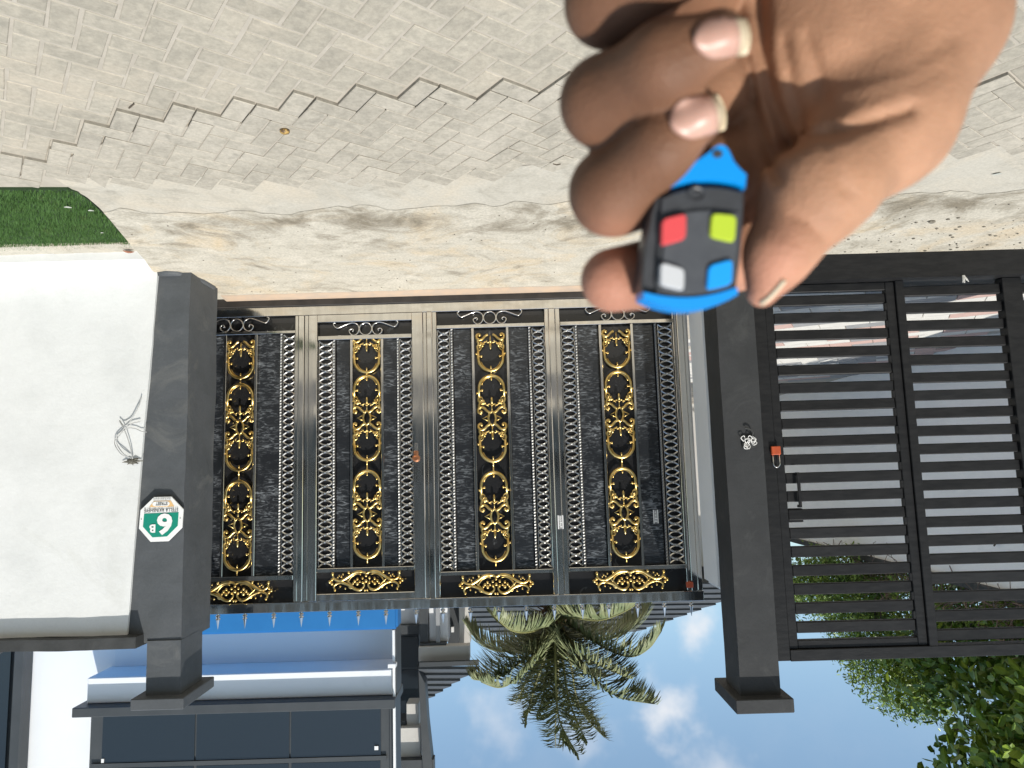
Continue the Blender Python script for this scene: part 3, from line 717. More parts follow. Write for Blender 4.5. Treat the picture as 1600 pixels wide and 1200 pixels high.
sticker(1027, 808, .046, .118, 'small black and white label stuck on the black panel next to the end lattice strip')

# padlock on the wicket door
c = P(650, 716, 6.24)
t = thing('padlock', 'copper coloured round padlock hanging at the wicket door of the steel gate', 'padlock', (c.x, 6.25, c.z))
mb = MB(); mb.lathe((0, 0, 0), [(.026, 0), (.033, .004), (.033, .018), (.026, .024)], 16)
bm_ = MB(); bm_.add([(c.x + x, 6.248 - z, c.z + y) for x, y, z in mb.v], mb.f); part('lock_body', bm_, M['copper'], t, smooth=False)
bm_ = MB(); bm_.tube([(c.x + .02 * math.cos(a), 6.222, c.z + .02 * math.sin(a)) for a in np.linspace(0, 2 * math.pi, 17)[:-1]], .005, 5, closed=True); part('keyway_ring', bm_, M['copper'], t)
bm_ = MB(); bm_.box(c.x - .02, c.x + .02, 6.228, 6.25, c.z - .065, c.z - .03); part('collar', bm_, M['copper'], t, bevel=.005)
bm_ = MB(); bm_.box(c.x - .016, c.x + .014, 6.238, 6.2565, c.z - .13, c.z - .062); part('hasp', bm_, M['steel_dark'], t, bevel=.003)

# ------------------------------------------------------------------ black louvred gate
BY = 5.50
B = thing('louvred_gate', 'black steel louvred gate of horizontal slats beside the wired pillar', 'gate', (-3.1, BY, 0))
mb = MB(); rough_box(mb, -5.3, -1.912, 5.37, 5.66, -.05, .205, step=.1, amp=.006, seed=6.1); part('plinth', mb, M['black_steel'], B)
def bpart(name, *bx, bevel=.004):
    mb = MB()
    for q in bx: mb.box(*q)
    return part(name, mb, M['black_steel'], B, bevel=bevel)
bpart('jamb', (-2.015, -1.908, 5.455, 5.545, .206, 3.08)); bpart('leaf_stile', (-2.085, -2.018, 5.472, 5.53, .212, 2.998))
bpart('leaf_stile', (-3.055, -2.985, 5.472, 5.53, .212, 2.998)); bpart('post', (-3.125, -3.058, 5.455, 5.545, .206, 3.0))
bpart('post', (-4.06, -3.905, 5.455, 5.545, .206, 3.0)); bpart('post', (-5.28, -5.2, 5.455, 5.545, .206, 3.0))
bpart('head_rail', (-5.28, -2.017, 5.455, 5.545, 3.001, 3.085)); bpart('leaf_rail', (-2.984, -2.086, 5.474, 5.53, 2.94, 2.998)); bpart('leaf_rail', (-2.984, -2.086, 5.474, 5.53, .212, .275))
def slat_mesh(w):
    # folded sheet: flat face with a lip turned back at the top and bottom
    return MB().box(-w / 2, w / 2, -.020, .020, -.041, .041).mesh('slat', M['black_steel'], bevel=.006)
SL1, SL2, SL3 = slat_mesh(.895), slat_mesh(.776), slat_mesh(1.136)
for i in range(0, 19):
    link('slat', SL1, B, Vector((-2.535, BY + random.gauss(0, .002), .34 + .1394 * i)) - ORG[B], (random.gauss(0, .03), random.gauss(0, .0015), 0))
for i in range(-1, 19):
    link('slat', SL2, B, Vector((-3.515, BY + random.gauss(0, .002), .427 + .1392 * i)) - ORG[B], (random.gauss(0, .03), random.gauss(0, .0015), 0))
    link('slat', SL3, B, Vector((-4.63, BY, .427 + .1392 * i)) - ORG[B], (random.gauss(0, .03), 0, 0))
SS = MB().box(-.013, .013, -.004, .004, -.026, .026).mesh('slat_stop', M['black_steel'])
for i in range(18): link('slat_stop', SS, B, Vector((-2.983, 5.479, .34 + .1394 * i + .069)) - ORG[B])
h0, h1 = P(1246, 738, 5.45), P(1246, 793, 5.45)
mb = MB(); mb.box(h0.x - .012, h0.x + .012, 5.435, 5.448, h0.z, h1.z); mb.box(h0.x - .012, h0.x + .012, 5.448, 5.478, h0.z, h0.z + .02); mb.box(h0.x - .012, h0.x + .012, 5.448, 5.478, h1.z - .02, h1.z)
part('pull_handle', mb, M['black_steel'], B, bevel=.003)
lb = P(1240, 804, 5.5); bpart('lock_case', (lb.x - .075, -2.085, 5.505, 5.55, lb.z - .045, lb.z + .06))
c = P(1212, 704, 5.44)
t = thing('padlock', 'orange padlock with a long steel shackle hanging on the black louvred gate', 'padlock', (c.x, 5.44, c.z))
mb = MB(); mb.box(c.x - .036, c.x + .036, 5.428, 5.452, c.z - .034, c.z + .032); part('lock_body', mb, M['orange'], t, bevel=.005)
mb = MB(); mb.tube([(c.x + .025, 5.44, c.z + .03), (c.x + .025, 5.44, c.z + .10)] + [(c.x + .025 * math.cos(a), 5.44, c.z + .10 + .028 * math.sin(a)) for a in np.linspace(.3, math.pi - .3, 7)] + [(c.x - .025, 5.44, c.z + .10), (c.x - .025, 5.44, c.z + .03)], .0048, 6)
part('shackle', mb, M['chrome'], t, smooth=True)
c = P(1507, 434, 5.36)
mb = MB()
for i in range(7): 
    a = random.uniform(-.9, .9); l = random.uniform(.02, .045); x = c.x + random.uniform(-.012, .012)
    mb.tube([(x, 5.363, c.z - .02), (x + math.sin(a) * l * .6, 5.352, c.z + l * .3), (x + math.sin(a) * l, 5.348, c.z + l)], .0042, 4)
solo('plastic_scrap', mb, M['wire'], 'white plastic scrap caught on the black plinth under the louvred gate', 'scrap')

# ------------------------------------------------------------------ cables
t = thing('electric_cable', 'thin grey cable looping out of a broken hole in the white wall', 'cable', P(205, 716, 5.33))
mb = MB(); k = 5.315
def wz(l, y=k): return [P(a, b, y + random.uniform(-.012, .002)) for a, b in l]
mb.tube(sm(wz([(207, 717), (204, 700), (197, 678), (190, 664), (187, 658)]), 4), .004, 5)
mb.tube(sm(wz([(202, 715), (190, 710), (182, 700), (179, 692), (181, 683), (190, 674), (200, 669), (212, 670), (221, 674), (229, 675)]), 4), .0032, 5)
mb.tube(sm(wz([(205, 716), (193, 709), (184, 697), (182, 688), (187, 680), (198, 668), (206, 662), (219, 659)]), 4), .0036, 5)
mb.tube(sm(wz([(187, 657), (193, 665), (199, 663), (206, 654), (214, 640), (219, 628), (221, 620)]), 4), .004, 5)
part('loop', mb, M['cable'], t, smooth=True)
mb = MB()
for i in range(16):
    a = i * .8; r = random.uniform(.03, .085); c = P(208, 721, 5.329)
    mb.tube([(c.x, 5.324, c.z), (c.x + math.cos(a) * r * .6, 5.320, c.z + math.sin(a) * r * .30), (c.x + math.cos(a) * r, 5.328, c.z + math.sin(a) * r * .5)], [.010, .006, .002], 4)
mb.ball((c.x + .01, 5.328, c.z), .03, 8, 5, (1.3, .35, .7))
part('broken_hole', mb, M['hole'], t)
c = P(1170, 690, 5.39)
t = thing('wire_tangle', 'knot of white wires poking from a hole in the dark pillar', 'wires', (c.x, 5.39, c.z))
mb = MB(); mb.box(c.x - .05, c.x + .05, 5.387, 5.398, c.z - .045, c.z + .048); part('socket_hole', mb, M['coping'], t)
mb = MB()
for i in range(11):
    a = random.uniform(0, 6.28); x, z = c.x + random.uniform(-.03, .03), c.z + random.uniform(-.03, .03)
    mb.tube(sm([(x, 5.386, z), (x + math.cos(a) * .02, 5.374, z + math.sin(a) * .02), (x + math.cos(a + 1) * .035, 5.372, z + math.sin(a + 1) * .035), (x + math.cos(a + 2) * .02, 5.382, z + math.sin(a + 2) * .03)], 3), .0036, 4)
part('loop', mb, M['wire'], t)
mb = MB(); mb.tube(sm([(c.x + .02 - .04, 5.388, c.z - .02), (c.x - .03, 5.374, c.z - .07), (c.x + .0, 5.376, c.z - .10), (c.x + .025, 5.384, c.z - .105)], 4), .006, 5); part('black_lead', mb, M['coping'], t)

# ------------------------------------------------------------------ small litter
def small(name, mb, m, label, cat, **kw): return solo(name, mb, M[m], label, cat, **kw)
c = PG(445, 202, VZ); mb = MB(); mb.ball((c.x, c.y, c.z + .011), .022, 10, 6, (1.1, .9, .6)); small('seed_pod', mb, 'shell', 'small dried yellow brown seed pod lying on the raised pavers', 'seed pod', smooth=True)
def leafm(c, l, w, ang, z, curl=.35):
    mb = MB(); n = 6; ca, sa = math.cos(ang), math.sin(ang)
    for i in range(n + 1):
        t = i / n; ww = w * math.sin(math.pi * (t * .93 + .04)) ** .8; x = (t - .5) * l
        for s in (-1, 0, 1):
            y = s * ww; zz = z + .003 + abs(s) * ww * curl + .01 * (t - .5) ** 2
            mb.v.append((c.x + x * ca - y * sa, c.y + x * sa + y * ca, zz))
    for i in range(n):
        for j in range(2): a = i * 3 + j; mb.f.append((a, a + 3, a + 4, a + 1))
    return mb
c = PG(201, 391, -.07); small('fallen_leaf', leafm(c, .075, .022, 2.6, c.z, .6), 'leaf_brown', 'curled reddish brown fallen leaf at the corner of the artificial grass', 'leaf', recalc=False)
for (x, y, l, lab) in ((106, 326, .042, 'larger pale plaster chip lying on the artificial grass'), (142, 333, .036, 'pale plaster chip near the rounded edge of the artificial grass'), (159, 378, .024, 'tiny pale plaster chip at the back of the artificial grass by the wall')):
    c = PG(x, y, .02); c.z = .030 - .11 * max(0, min(1, (c.y - 3.7) / 1.2)); small('plaster_chip', leafm(c, l, l * .3, random.uniform(-.5, .5), c.z, .1), 'chip', lab, 'chip', group='pale chips on the grass', recalc=False)
c = PG(205, 163, RZ); mb = MB(); mb.tube([(c.x - .02, c.y - .015, c.z + .007), (c.x, c.y, c.z + .01), (c.x + .02, c.y + .02, c.z + .006)], .0035, 5); small('twig', mb, 'stick', 'short dark twig lying on the road pavers', 'twig')
c = PG(870, 255, VZ); mb = MB(); mb.tube([(c.x - .02, c.y, c.z + .005), (c.x, c.y + .007, c.z + .007), (c.x + .02, c.y - .004, c.z + .005)], .003, 5); small('twig', mb, 'stick', 'thin dark twig at the cement edge next to the fingers', 'twig')
c = PG(1558, 271, .004); small('plaster_flake', leafm(c, .05, .012, .5, c.z, .1), 'chip', 'white plaster flake on the bare concrete in front of the louvred gate', 'chip', recalc=False)
c = PG(1456, 345, .004); mb = MB(); mb.ball((c.x, c.y, c.z + .008), .022, 8, 5, (1.2, .8, .5)); small('pebble', mb, 'debris', 'flat brown pebble on the concrete in front of the louvred gate', 'pebble')
mb = MB()
for i in range(260):
    x = random.uniform(-4.6, -1.4); y = 5.34 - abs(random.gauss(0, .55))
    if y < 4.2: continue
    r = random.choice((.003, .004, .005, .009)); mb.ball((x, y, .004 + r * .5), r, 5, 3, (random.uniform(.8, 1.8), random.uniform(.7, 1.3), .6))
for i in range(140):
    x = random.uniform(-1.4, 2.5); y = random.uniform(4.2, 6.1); r = random.choice((.002, .003, .005)); mb.ball((x, y, .004 + r * .5), r, 5, 3, (1.3, 1, .6))
solo('grit', mb, M['debris'], kind='stuff')
# ------------------------------------------------------------------ houses behind the gate
def pbox(mb, x0, y0, x1, y1, Y, depth):
    a = P(x0, (y0 + y1) / 2, Y); b = P(x1, (y0 + y1) / 2, Y); xm = (x0 + x1) / 2
    z0, z1 = P(xm, y0, Y).z, P(xm, y1, Y).z
    return mb.box(b.x, a.x, Y, Y + depth, z0, z1)
A = thing('house', 'white house with a blue canopy and a band of dark windows behind the steel gate', 'house', (4.2, 10.5, 0))
mb = MB(); mb.box(1.78, 9.5, 10.05, 10.22, 0, 7.4); mb.box(4.6, 9.5, 10.2205, 17, 0, 7.4); part('wall', mb, M['white_house'], A)
zc = P(400, 990, 9.0).z
mb = MB(); mb.box(1.50, 7.8, 9.0, 9.30, zc - .95, zc); mb.box(2.2, 7.8, 9.3005, 10.045, zc - .2, zc - .05); part('canopy', mb, M['blue'], A, bevel=.03, seg=2)
zf0, zf1 = P(400, 1052, 9.5).z, P(400, 1092, 9.5).z
mb = MB(); mb.box(1.66, 5.61, 9.5, 10.045, zf0, zf1); part('fascia', mb, M['white_house'], A, bevel=.01)
mb = MB(); mb.box(1.70, 5.55, 10.02, 10.047, zc + .002, zf0 - .002); part('recess_panel', mb, M['soffit'], A)
mb = MB(); mb.box(1.60, 5.70, 9.34, 10.0, zf1 + .002, zf1 + .12); part('sill', mb, M['dark_frame'], A, bevel=.008)
wz0 = zf1 + .121; wz1 = P(400, 1186, 9.5).z
win = part('window', MB().box(1.70, 5.56, 9.53, 9.99, wz0, 6.8), M['dark_frame'], A)
xs = [P(158, 1140, 9.5).x, P(305, 1140, 9.5).x, P(453, 1140, 9.5).x, P(596, 1140, 9.5).x]
for i in range(3):
    mb = MB(); mb.box(xs[i + 1] + .012, xs[i] - .012, 9.515, 9.529, wz0 + .05, wz1); part('pane', mb, M['glass'], win)
    mb = MB(); mb.box(xs[i + 1] + .02, xs[i] - .02, 9.515, 9.529, wz1 + .07, 6.7); part('pane', mb, M['glass'], win)
mb = MB(); mb.box(1.74, 5.52, 9.50, 9.5145, wz1 + .005, wz1 + .06); part('transom', mb, M['dark_frame'], win)
for q in ((158, 1186, 162, 1192, 9.5, .012), (585, 1166, 591, 1172, 9.49, .012)): part('window_catch', pbox(MB(), *q), M['white_plastic'], win)
mb = MB(); mb.box(1.60, 9.5, 9.55, 10.25, 7.401, 7.6); part('roof', mb, M['dark_frame'], A)
mb = MB(); pbox(mb, 16, 985, 34, 1240, 9.85, .18); part('downpipe', mb, M['dark_frame'], A, bevel=.02)
mb = MB(); pbox(mb, -40, 985, 12, 1240, 9.9, .14); part('side_window', mb, M['glass'], A)
mb = MB(); pbox(mb, 614, 985, 617.5, 1240, 9.42, .04); part('downpipe', mb, M['white_plastic'], A); mb = MB(); pbox(mb, 606, 1038, 618, 1044, 9.36, .12); part('gutter_outlet', mb, M['white_plastic'], A)
mb = MB(); mb.box(1.605, 1.655, 9.52, 9.9, zc + .01, zf1); mb.box(1.62, 1.695, 9.50, 9.9, zf1 + .125, 7.4); part('corner_trim', mb, M['dark_frame'], A)

Bh = thing('house', 'tall grey house with balconies and dark roof sheets next to the palm', 'house', (1.2, 14, 0))
YB = 12.6
def bp(name, m, *bx, bevel=0.0):
    mb = MB()
    for q in bx: pbox(mb, *q)
    return part(name, mb, M[m], Bh, bevel=bevel)
bp('wall', 'dark_frame', (560, 880, 655, 1300, YB + 1.3, .3))
bp('wall_panel', 'white_house', (624, 925, 657, 976, YB + .5, .5), bevel=.01)
bp('column', 'dark_frame', (655, 900, 669, 1046, YB - .1, .5)); bp('column', 'white_house', (670, 900, 699, 1004, YB, .5), bevel=.01)
bp('downpipe', 'pipe', (681, 900, 687, 1034, YB - .12, .07))
bp('beam', 'dark_frame', (624, 977, 662, 991, YB + .35, .6))
w = bp('window', 'dark_frame', (618, 992, 655, 1046, YB + .7, .1)); mb = MB(); pbox(mb, 621, 995, 653, 1043, YB + .68, .015); part('pane', mb, M['glass'], w)
bp('beam', 'dark_frame', (656, 1005, 697, 1009, YB - .15, .6))
bp('parapet', 'cream', (654, 1009.5, 734, 1033, YB - .2, .2), bevel=.01); bp('parapet', 'cream', (717, 900, 733, 1009, YB + .25, .5), bevel=.01)
bp('balcony_door', 'dark_frame', (699, 900, 717, 1008, YB + .9, .2)); bp('wall_lamp', 'white_plastic', (705, 980, 709, 988, YB + .8, .08))
bp('eave_board', 'dark_frame', (655, 1034, 748, 1041, YB - .45, .08))
e0, e1, ap = P(654, 1041, YB - .4), P(749, 1041, YB - .4), P(666, 1091, YB + 1.7)
mb = MB(); mb.slab([e0, e1, ap], (0, .06, .02)); rf = part('roof', mb, M['shingle'], Bh)
def battens(host, p00, p10, p01, p11, n, thick, mname, parent, name='roof_sheet'):
    p00, p10, p01, p11 = map(Vector, (p00, p10, p01, p11))
    nrm = (p10 - p00).cross(p01 - p00); nrm = nrm.normalized() if nrm.length else Vector((0, -1, 0))
    if nrm.y > 0: nrm = -nrm
    for i in range(n):
        a, b = i / n, (i + .93) / n
        l0, r0, l1, r1 = p00.lerp(p01, a), p10.lerp(p11, a), p00.lerp(p01, b), p10.lerp(p11, b)
        mb = MB(); mb.add([l0 + nrm * thick * 1.6, r0 + nrm * thick * 1.6, r1 + nrm * thick * .4, l1 + nrm * thick * .4, l0 + nrm * .001, r0 + nrm * .001, r1 + nrm * .001, l1 + nrm * .001],
                          [(0, 1, 2, 3), (4, 7, 6, 5), (0, 4, 5, 1), (1, 5, 6, 2), (2, 6, 7, 3), (3, 7, 4, 0)])
        part(name, mb, M[mname], parent)
battens(rf, e0, e1, ap, ap + Vector((-.03, 0, 0)), 6, .03, 'shingle', rf)
bp('upper_opening', 'glass', (606, 1047, 657, 1137, YB + .9, .1))
bp('parapet', 'cream', (608, 1137, 657.5, 1185, YB - .1, .2), bevel=.01); bp('parapet', 'cream', (635, 1099, 654, 1136.5, YB + .02, .3), bevel=.01); bp('ledge', 'dark_frame', (606, 1127, 634, 1136.5, YB, .4))
mb = MB(); f_ = [P(654, 1048, YB - .3), P(664, 1068, YB - .3), P(668, 1130, YB - .3), P(679, 1230, YB - .3), P(662, 1230, YB - .3), P(657, 1130, YB - .3)]
mb.slab(f_, (0, .3, 0)); part('corner_board', mb, M['dark_frame'], Bh)
bp('ledge', 'dark_frame', (606, 1188, 678, 1230, YB - .25, .2))

Ch = thing('house', 'distant house whose wide dark hipped roof shows behind the palm crown', 'house', (-.5, 21, 0))
mb = MB(); mb.box(-6.0, 5.2, 19, 28, 0, 4.3); part('wall', mb, M['cream'], Ch)
r00, r10, r01, r11 = P(560, 915, 18), P(1215, 908, 18), P(785, 992, 20.5), P(990, 987, 20.5)
mb = MB(); mb.add([r00, r10, r11, r01, r00 + Vector((0, 9, 0)), r10 + Vector((0, 9, 0)), r11 + Vector((0, 4, 0)), r01 + Vector((0, 4, 0))], [(0, 1, 2, 3), (4, 7, 6, 5), (3, 2, 6, 7), (0, 3, 7, 4), (1, 5, 6, 2), (0, 4, 5, 1)])
rfc = part('roof', mb, M['shingle'], Ch)
battens(rfc, r00, r10, r01, r11, 10, .035, 'shingle', rfc)
gA, gB, gC = P(690, 930, 17.6), P(1010, 930, 17.6), P(735, 953, 17.9)

# the far side of the road, seen in the polished steel
O = thing('house', 'dark rendered house across the road mirrored in the polished steel', 'house', (0, -11.5, 0))
mb = MB(); mb.box(-16, 16, -17, -11.2, -.05, 6.4); part('wall', mb, M['opp'], O)
mb = MB(); mb.box(-16.3, 16.3, -17.3, -10.9, 6.401, 6.65); part('roof', mb, M['dark_frame'], O)
for x in (-11, -6.2, -1.6, 3.0, 7.4, 12):
    for z in (.9, 4.0):
        w = part('window', MB().box(x - .8, x + .8, -11.22, -11.17, z, z + 1.3), M['white_house'], O)
        part('pane', MB().box(x - .72, x + .72, -11.175, -11.16, z + .08, z + 1.22), M['glass'], w)
# compound side wall beyond the louvred gate
cw = thing('compound_wall', 'long pale wall running back behind the black louvred gate', 'wall', (-6.8, 13, 0))
mb = MB(); rough_box(mb, -6.95, -6.6, 5.7, 24, -.05, 3.42, step=.5, amp=.01, seed=2.2); part('wall', mb, M['grey_wall'], cw)
mb = MB(); rough_box(mb, -7.02, -6.53, 5.7, 24, 3.421, 3.52, step=.5, amp=.01, seed=3.2); part('coping', mb, M['coping'], cw)
bk = thing('back_wall', 'pale wall closing the compound far behind the black louvred gate', 'wall', (0, 24.2, 0))
part('wall', MB().box(-6.9, 9, 24.1, 24.4, -.05, 3.3), M['grey_wall'], bk)

# ------------------------------------------------------------------ coconut palm
PB = P(868, 958, 11.0)
pt = thing('palm_tree', 'coconut palm with a ragged crown of long fronds rising behind the steel gate', 'palm tree', (PB.x, 11, 0))
mb = MB(); n = 44
tp = [(PB.x + .12 * math.sin(i / n * 2.2) - .10, 11 + .05 * math.sin(i / n * 3), PB.z * i / n) for i in range(n + 1)]
mb.tube(tp, [.17 - .06 * i / n + (.012 if i % 2 else 0) for i in range(n + 1)], 12); part('trunk', mb, M['bark'], pt, smooth=True)
mb = MB()
for i in range(70):
    a = random.uniform(0, 6.28); e = random.uniform(-.5, 1.2); l = random.uniform(.15, .42)
    d = Vector((math.cos(a) * math.cos(e), math.sin(a) * math.cos(e), math.sin(e)))
    b = PB + Vector((0, 0, random.uniform(-.3, .1)))
    mb.tube([b, b + d * l * .6 + Vector((0, 0, .02)), b + d * l - Vector((0, 0, .06))], [.022, .014, .003], 4)
for i in range(9):
    a = i * .7; mb.ball(PB + Vector((math.cos(a) * .16, math.sin(a) * .16, -.16 + random.uniform(-.08, .05))), .085, 8, 6, (1, 1, 1.25))
part('crown_base', mb, M['husk'], pt)
def frond(pts, L=.52, seed=0, n=140, droop=.66, w=.026):
    rr = random.Random(seed)
    pts = [P(x, y, 11 + dy) for x, y, dy in pts]
    c = sm(pts, 8); mb = MB(); k = len(c)
    mb.tube(c, [.022 * (1 - i / k) + .004 for i in range(k)], 5)
    lf = MB(); acc = [0]
    for i in range(1, k): acc.append(acc[-1] + (c[i] - c[i - 1]).length)
    tot = acc[-1]
    for i in range(n):
        u = .10 + .90 * (i + .5) / n; s = u * tot
        j = max(1, next((q for q in range(k) if acc[q] >= s), k - 1)); f = (s - acc[j - 1]) / max(1e-6, acc[j] - acc[j - 1])
        p = c[j - 1].lerp(c[j], f); t = (c[j] - c[j - 1]).normalized()
        side = t.cross(Vector((0, 0, 1))); side = side.normalized() if side.length > .05 else Vector((1, 0, 0))
        ln = 1.22 * L * (math.sin(math.pi * (.16 + .80 * u)) ** .7) * rr.uniform(.8, 1.15) + .05
        for sg_ in (1, -1):
            if rr.random() < .06: continue
            d = (side * sg_ * rr.uniform(.6, .95) + t * rr.uniform(.45, .8) + Vector((0, 0, -droop * rr.uniform(.5, 1.2)))).normalized()
            d2 = (d + Vector((0, 0, -.55 * rr.uniform(.5, 1.3)))).normalized()
            wv = d.cross(Vector((rr.uniform(-.4, .4), rr.uniform(-.4, .4), 1))).normalized() * w * .5
            q1 = p + d * ln * .5; q2 = q1 + d2 * ln * .5
            b = len(lf.v); lf.v += [p - wv * .6, p + wv * .6, q1 - wv, q1 + wv, q2]; lf.f += [(b, b + 1, b + 3, b + 2), (b + 2, b + 3, b + 4)]
    lf.v = [tuple(v) for v in lf.v]
    o = part('frond', lf, M['frond'], pt, recalc=False)
    part('midrib', mb, M['rachis'], o, smooth=True)
c0 = (868, 965, 0)
FR = [([c0, (835, 1012, -.3), (800, 1045, -.5), (768, 1062, -.7), (740, 1062, -.8)], .50), ([c0, (830, 1003, .4), (790, 1018, .7), (755, 1008, .9), (728, 974, 1.0)], .42),
      ([c0, (840, 1015, -.6), (805, 1060, -.9), (780, 1074, -1.1), (752, 1066, -1.2)], .40),
      ([c0, (868, 1030, -.5), (869, 1085, -.7), (876, 1130, -.9), (903, 1180, -1.0)], .48), ([c0, (872, 1035, .3), (871, 1085, .5), (868, 1130, .6), (868, 1168, .7)], .36),
      ([c0, (850, 1030, .2), (835, 1075, .4), (826, 1110, .5), (820, 1132, .5)], .34), ([c0, (845, 1020, .6), (825, 1060, .9), (812, 1085, 1.0), (806, 1100, 1.1)], .36),
      ([c0, (893, 1010, -.4), (925, 1055, -.7), (965, 1088, -.9), (1022, 1100, -1.0)], .48), ([c0, (890, 1030, .3), (900, 1085, .5), (915, 1120, .6), (944, 1152, .7)], .46),
      ([c0, (905, 985, -.3), (945, 1012, -.6), (985, 1026, -.8), (1015, 1012, -.9), (1033, 985, -1.0)], .46), ([c0, (900, 990, .5), (935, 1000, .8), (975, 990, 1.0), (1005, 962, 1.2), (1020, 938, 1.2)], .44),
      ([c0, (900, 965, -.9), (940, 968, -1.4), (985, 950, -1.7), (1010, 925, -1.8)], .42), ([c0, (835, 985, -.9), (800, 985, -1.3), (770, 960, -1.6)], .36),
      ([c0, (862, 1010, 1.0), (855, 1050, 1.5), (845, 1080, 1.9)], .4), ([c0, (885, 1005, 1.1), (905, 1040, 1.7), (925, 1055, 2.1), (950, 1058, 2.4)], .4), ([c0, (850, 1000, 1.1), (820, 1020, 1.6), (790, 1018, 2.0)], .4),
      ([c0, (905, 1020, -.7), (950, 1045, -1.0), (985, 1060, -1.2)], .46), ([c0, (880, 1040, -.2), (888, 1090, -.3), (905, 1135, -.5), (918, 1160, -.6)], .42), ([c0, (855, 1045, -.3), (848, 1090, -.5), (838, 1118, -.6)], .40)]
for i, (pts, L) in enumerate(FR): frond(pts, L, seed=i * 7 + 1, droop=.55 if i not in (3, 4, 5) else .4)

# ------------------------------------------------------------------ broad-leaved tree, fine shrub, vines over the wall
def leaf_cloud(mb, cells, n, size, aspect, rr, gap=0.0, face=.6, cup=.25):
    tot = sum(c[1][0] * c[1][1] * c[1][2] for c in cells)
    for c, rad, in cells:
        k = int(n * rad[0] * rad[1] * rad[2] / tot)
        for _ in range(k):
            while True:
                d = Vector((rr.gauss(0, 1), rr.gauss(0, 1), rr.gauss(0, 1))).normalized(); r = rr.random() ** .36
                p = Vector((c[0] + d.x * rad[0] * r, c[1] + d.y * rad[1] * r, c[2] + d.z * rad[2] * r))
                if mnoise.noise(p * 1.9) > gap - .55 or rr.random() < .15: break
            s = size * rr.uniform(.55, 1.25)
            nrm = (Vector((d.x * .7, d.y * .7, .55 + d.z * .3)) + Vector((rr.gauss(0, face), rr.gauss(0, face), rr.gauss(0, face)))).normalized()
            t = nrm.orthogonal().normalized(); t = (Matrix.Rotation(rr.uniform(0, 6.28), 3, nrm) @ t); t = (t + Vector((0, 0, -.35))).normalized(); b = nrm.cross(t).normalized() * s * aspect
            t = t * s; k0 = len(mb.v); up = nrm * s * cup
            mb.v += [tuple(v) for v in (p, p + t * .3 + b * .45 + up * .3, p + t * .7 + b * .42 + up * .2, p + t, p + t * .7 - b * .42 + up * .2, p + t * .3 - b * .45 + up * .3, p + t * .5 - up * .1)]
            mb.f += [(k0, k0 + 6, k0 + 2, k0 + 1), (k0 + 6, k0 + 3, k0 + 2), (k0, k0 + 5, k0 + 4, k0 + 6), (k0 + 6, k0 + 4, k0 + 3)]
def limbs(mb, base, top, rr, r0, n=16, spread=1.6):
    mb.tube(sm([base, base.lerp(top, .35) + Vector((rr.uniform(-.15, .15), rr.uniform(-.15, .15), 0)), base.lerp(top, .7) + Vector((rr.uniform(-.2, .2), rr.uniform(-.2, .2), 0)), top], 5), [r0 * (1 - .75 * i / 15) for i in range(16)], 8)
    for i in range(n):
        s = base.lerp(top, rr.uniform(.35, .95)); a = rr.uniform(0, 6.28); l = spread * rr.uniform(.6, 1.1)
        e = s + Vector((math.cos(a) * l, math.sin(a) * l, rr.uniform(.1, .9) * l))
        mb.tube(sm([s, s.lerp(e, .5) + Vector((rr.uniform(-.1, .1), rr.uniform(-.1, .1), -.06)), e], 4), [r0 * .35 * (1 - .8 * i / 8) for i in range(9)], 5)
rr = random.Random(5)
tc = Vector((-7.55, 10.2, 0))
bt = thing('broad_leaved_tree', 'big tree with large glossy leaves towering over the compound wall at the louvred gate', 'tree', tc)
mb = MB(); limbs(mb, tc + Vector((0, 0, -.05)), tc + Vector((0, 0, 6.6)), rr, .17, 22, 1.7); part('trunk', mb, M['stem'], bt, smooth=True)
mb = MB()
cells = [((-7.5, 10.2, 6.9), (2.1, 2.0, 1.7)), ((-6.6, 9.3, 5.6), (1.15, 1.2, 1.1)), ((-7.7, 9.9, 5.0), (1.7, 1.7, 1.3)), ((-6.35, 9.6, 6.7), (.9, 1.0, .9)), ((-6.9, 9.0, 4.55), (1.1, .9, .85)), ((-7.6, 8.7, 6.0), (1.4, 1.3, 1.4)), ((-6.9, 9.5, 7.9), (1.2, 1.2, 1.0)), ((-8.6, 10.2, 6.2), (1.5, 1.6, 1.8)), ((-7.2, 9.0, 3.9), (.9, .8, .6))]
leaf_cloud(mb, cells, 12500, .185, .62, rr, gap=.35, face=.55); part('crown', mb, M['leaf'], bt, recalc=False)
sc0 = P(1392, 1055, 14.0)
fs = thing('fine_leaved_shrub', 'bright green shrub with small narrow leaves between the louvred gate and the big tree', 'shrub', (sc0.x, 14, 0))
mb = MB(); limbs(mb, Vector((sc0.x, 14, 0)), Vector((sc0.x, 14, sc0.z)), rr, .09, 14, .9); part('stem', mb, M['stem'], fs)
mb = MB(); cells = []
for x, y, r in ((1345, 1030, .55), (1385, 1060, .7), (1425, 1080, .65), (1330, 1000, .55), (1400, 1010, .8), (1340, 960, .6), (1440, 1040, .7), (1300, 940, .45), (1370, 930, .6), (1415, 1105, .4), (1450, 1070, .6), (1470, 1100, .5), (1250, 905, .4), (1300, 915, .5), (1260, 940, .35), (1225, 925, .6), (1270, 890, .6), (1320, 900, .7), (1240, 960, .3), (1380, 890, .8), (1310, 960, .6)):
    p = P(x, y, 14 + random.uniform(-.4, .4)); cells.append((p, (r, r, r * .9)))
leaf_cloud(mb, cells, 24000, .085, .32, rr, gap=.3, face=.9, cup=.1); part('foliage', mb, M['leaf_fine'], fs, recalc=False)
vn = thing('wall_creeper', 'tangle of dry red brown vines hanging over the top of the compound wall', 'creeper', (-6.75, 11, 3.52))
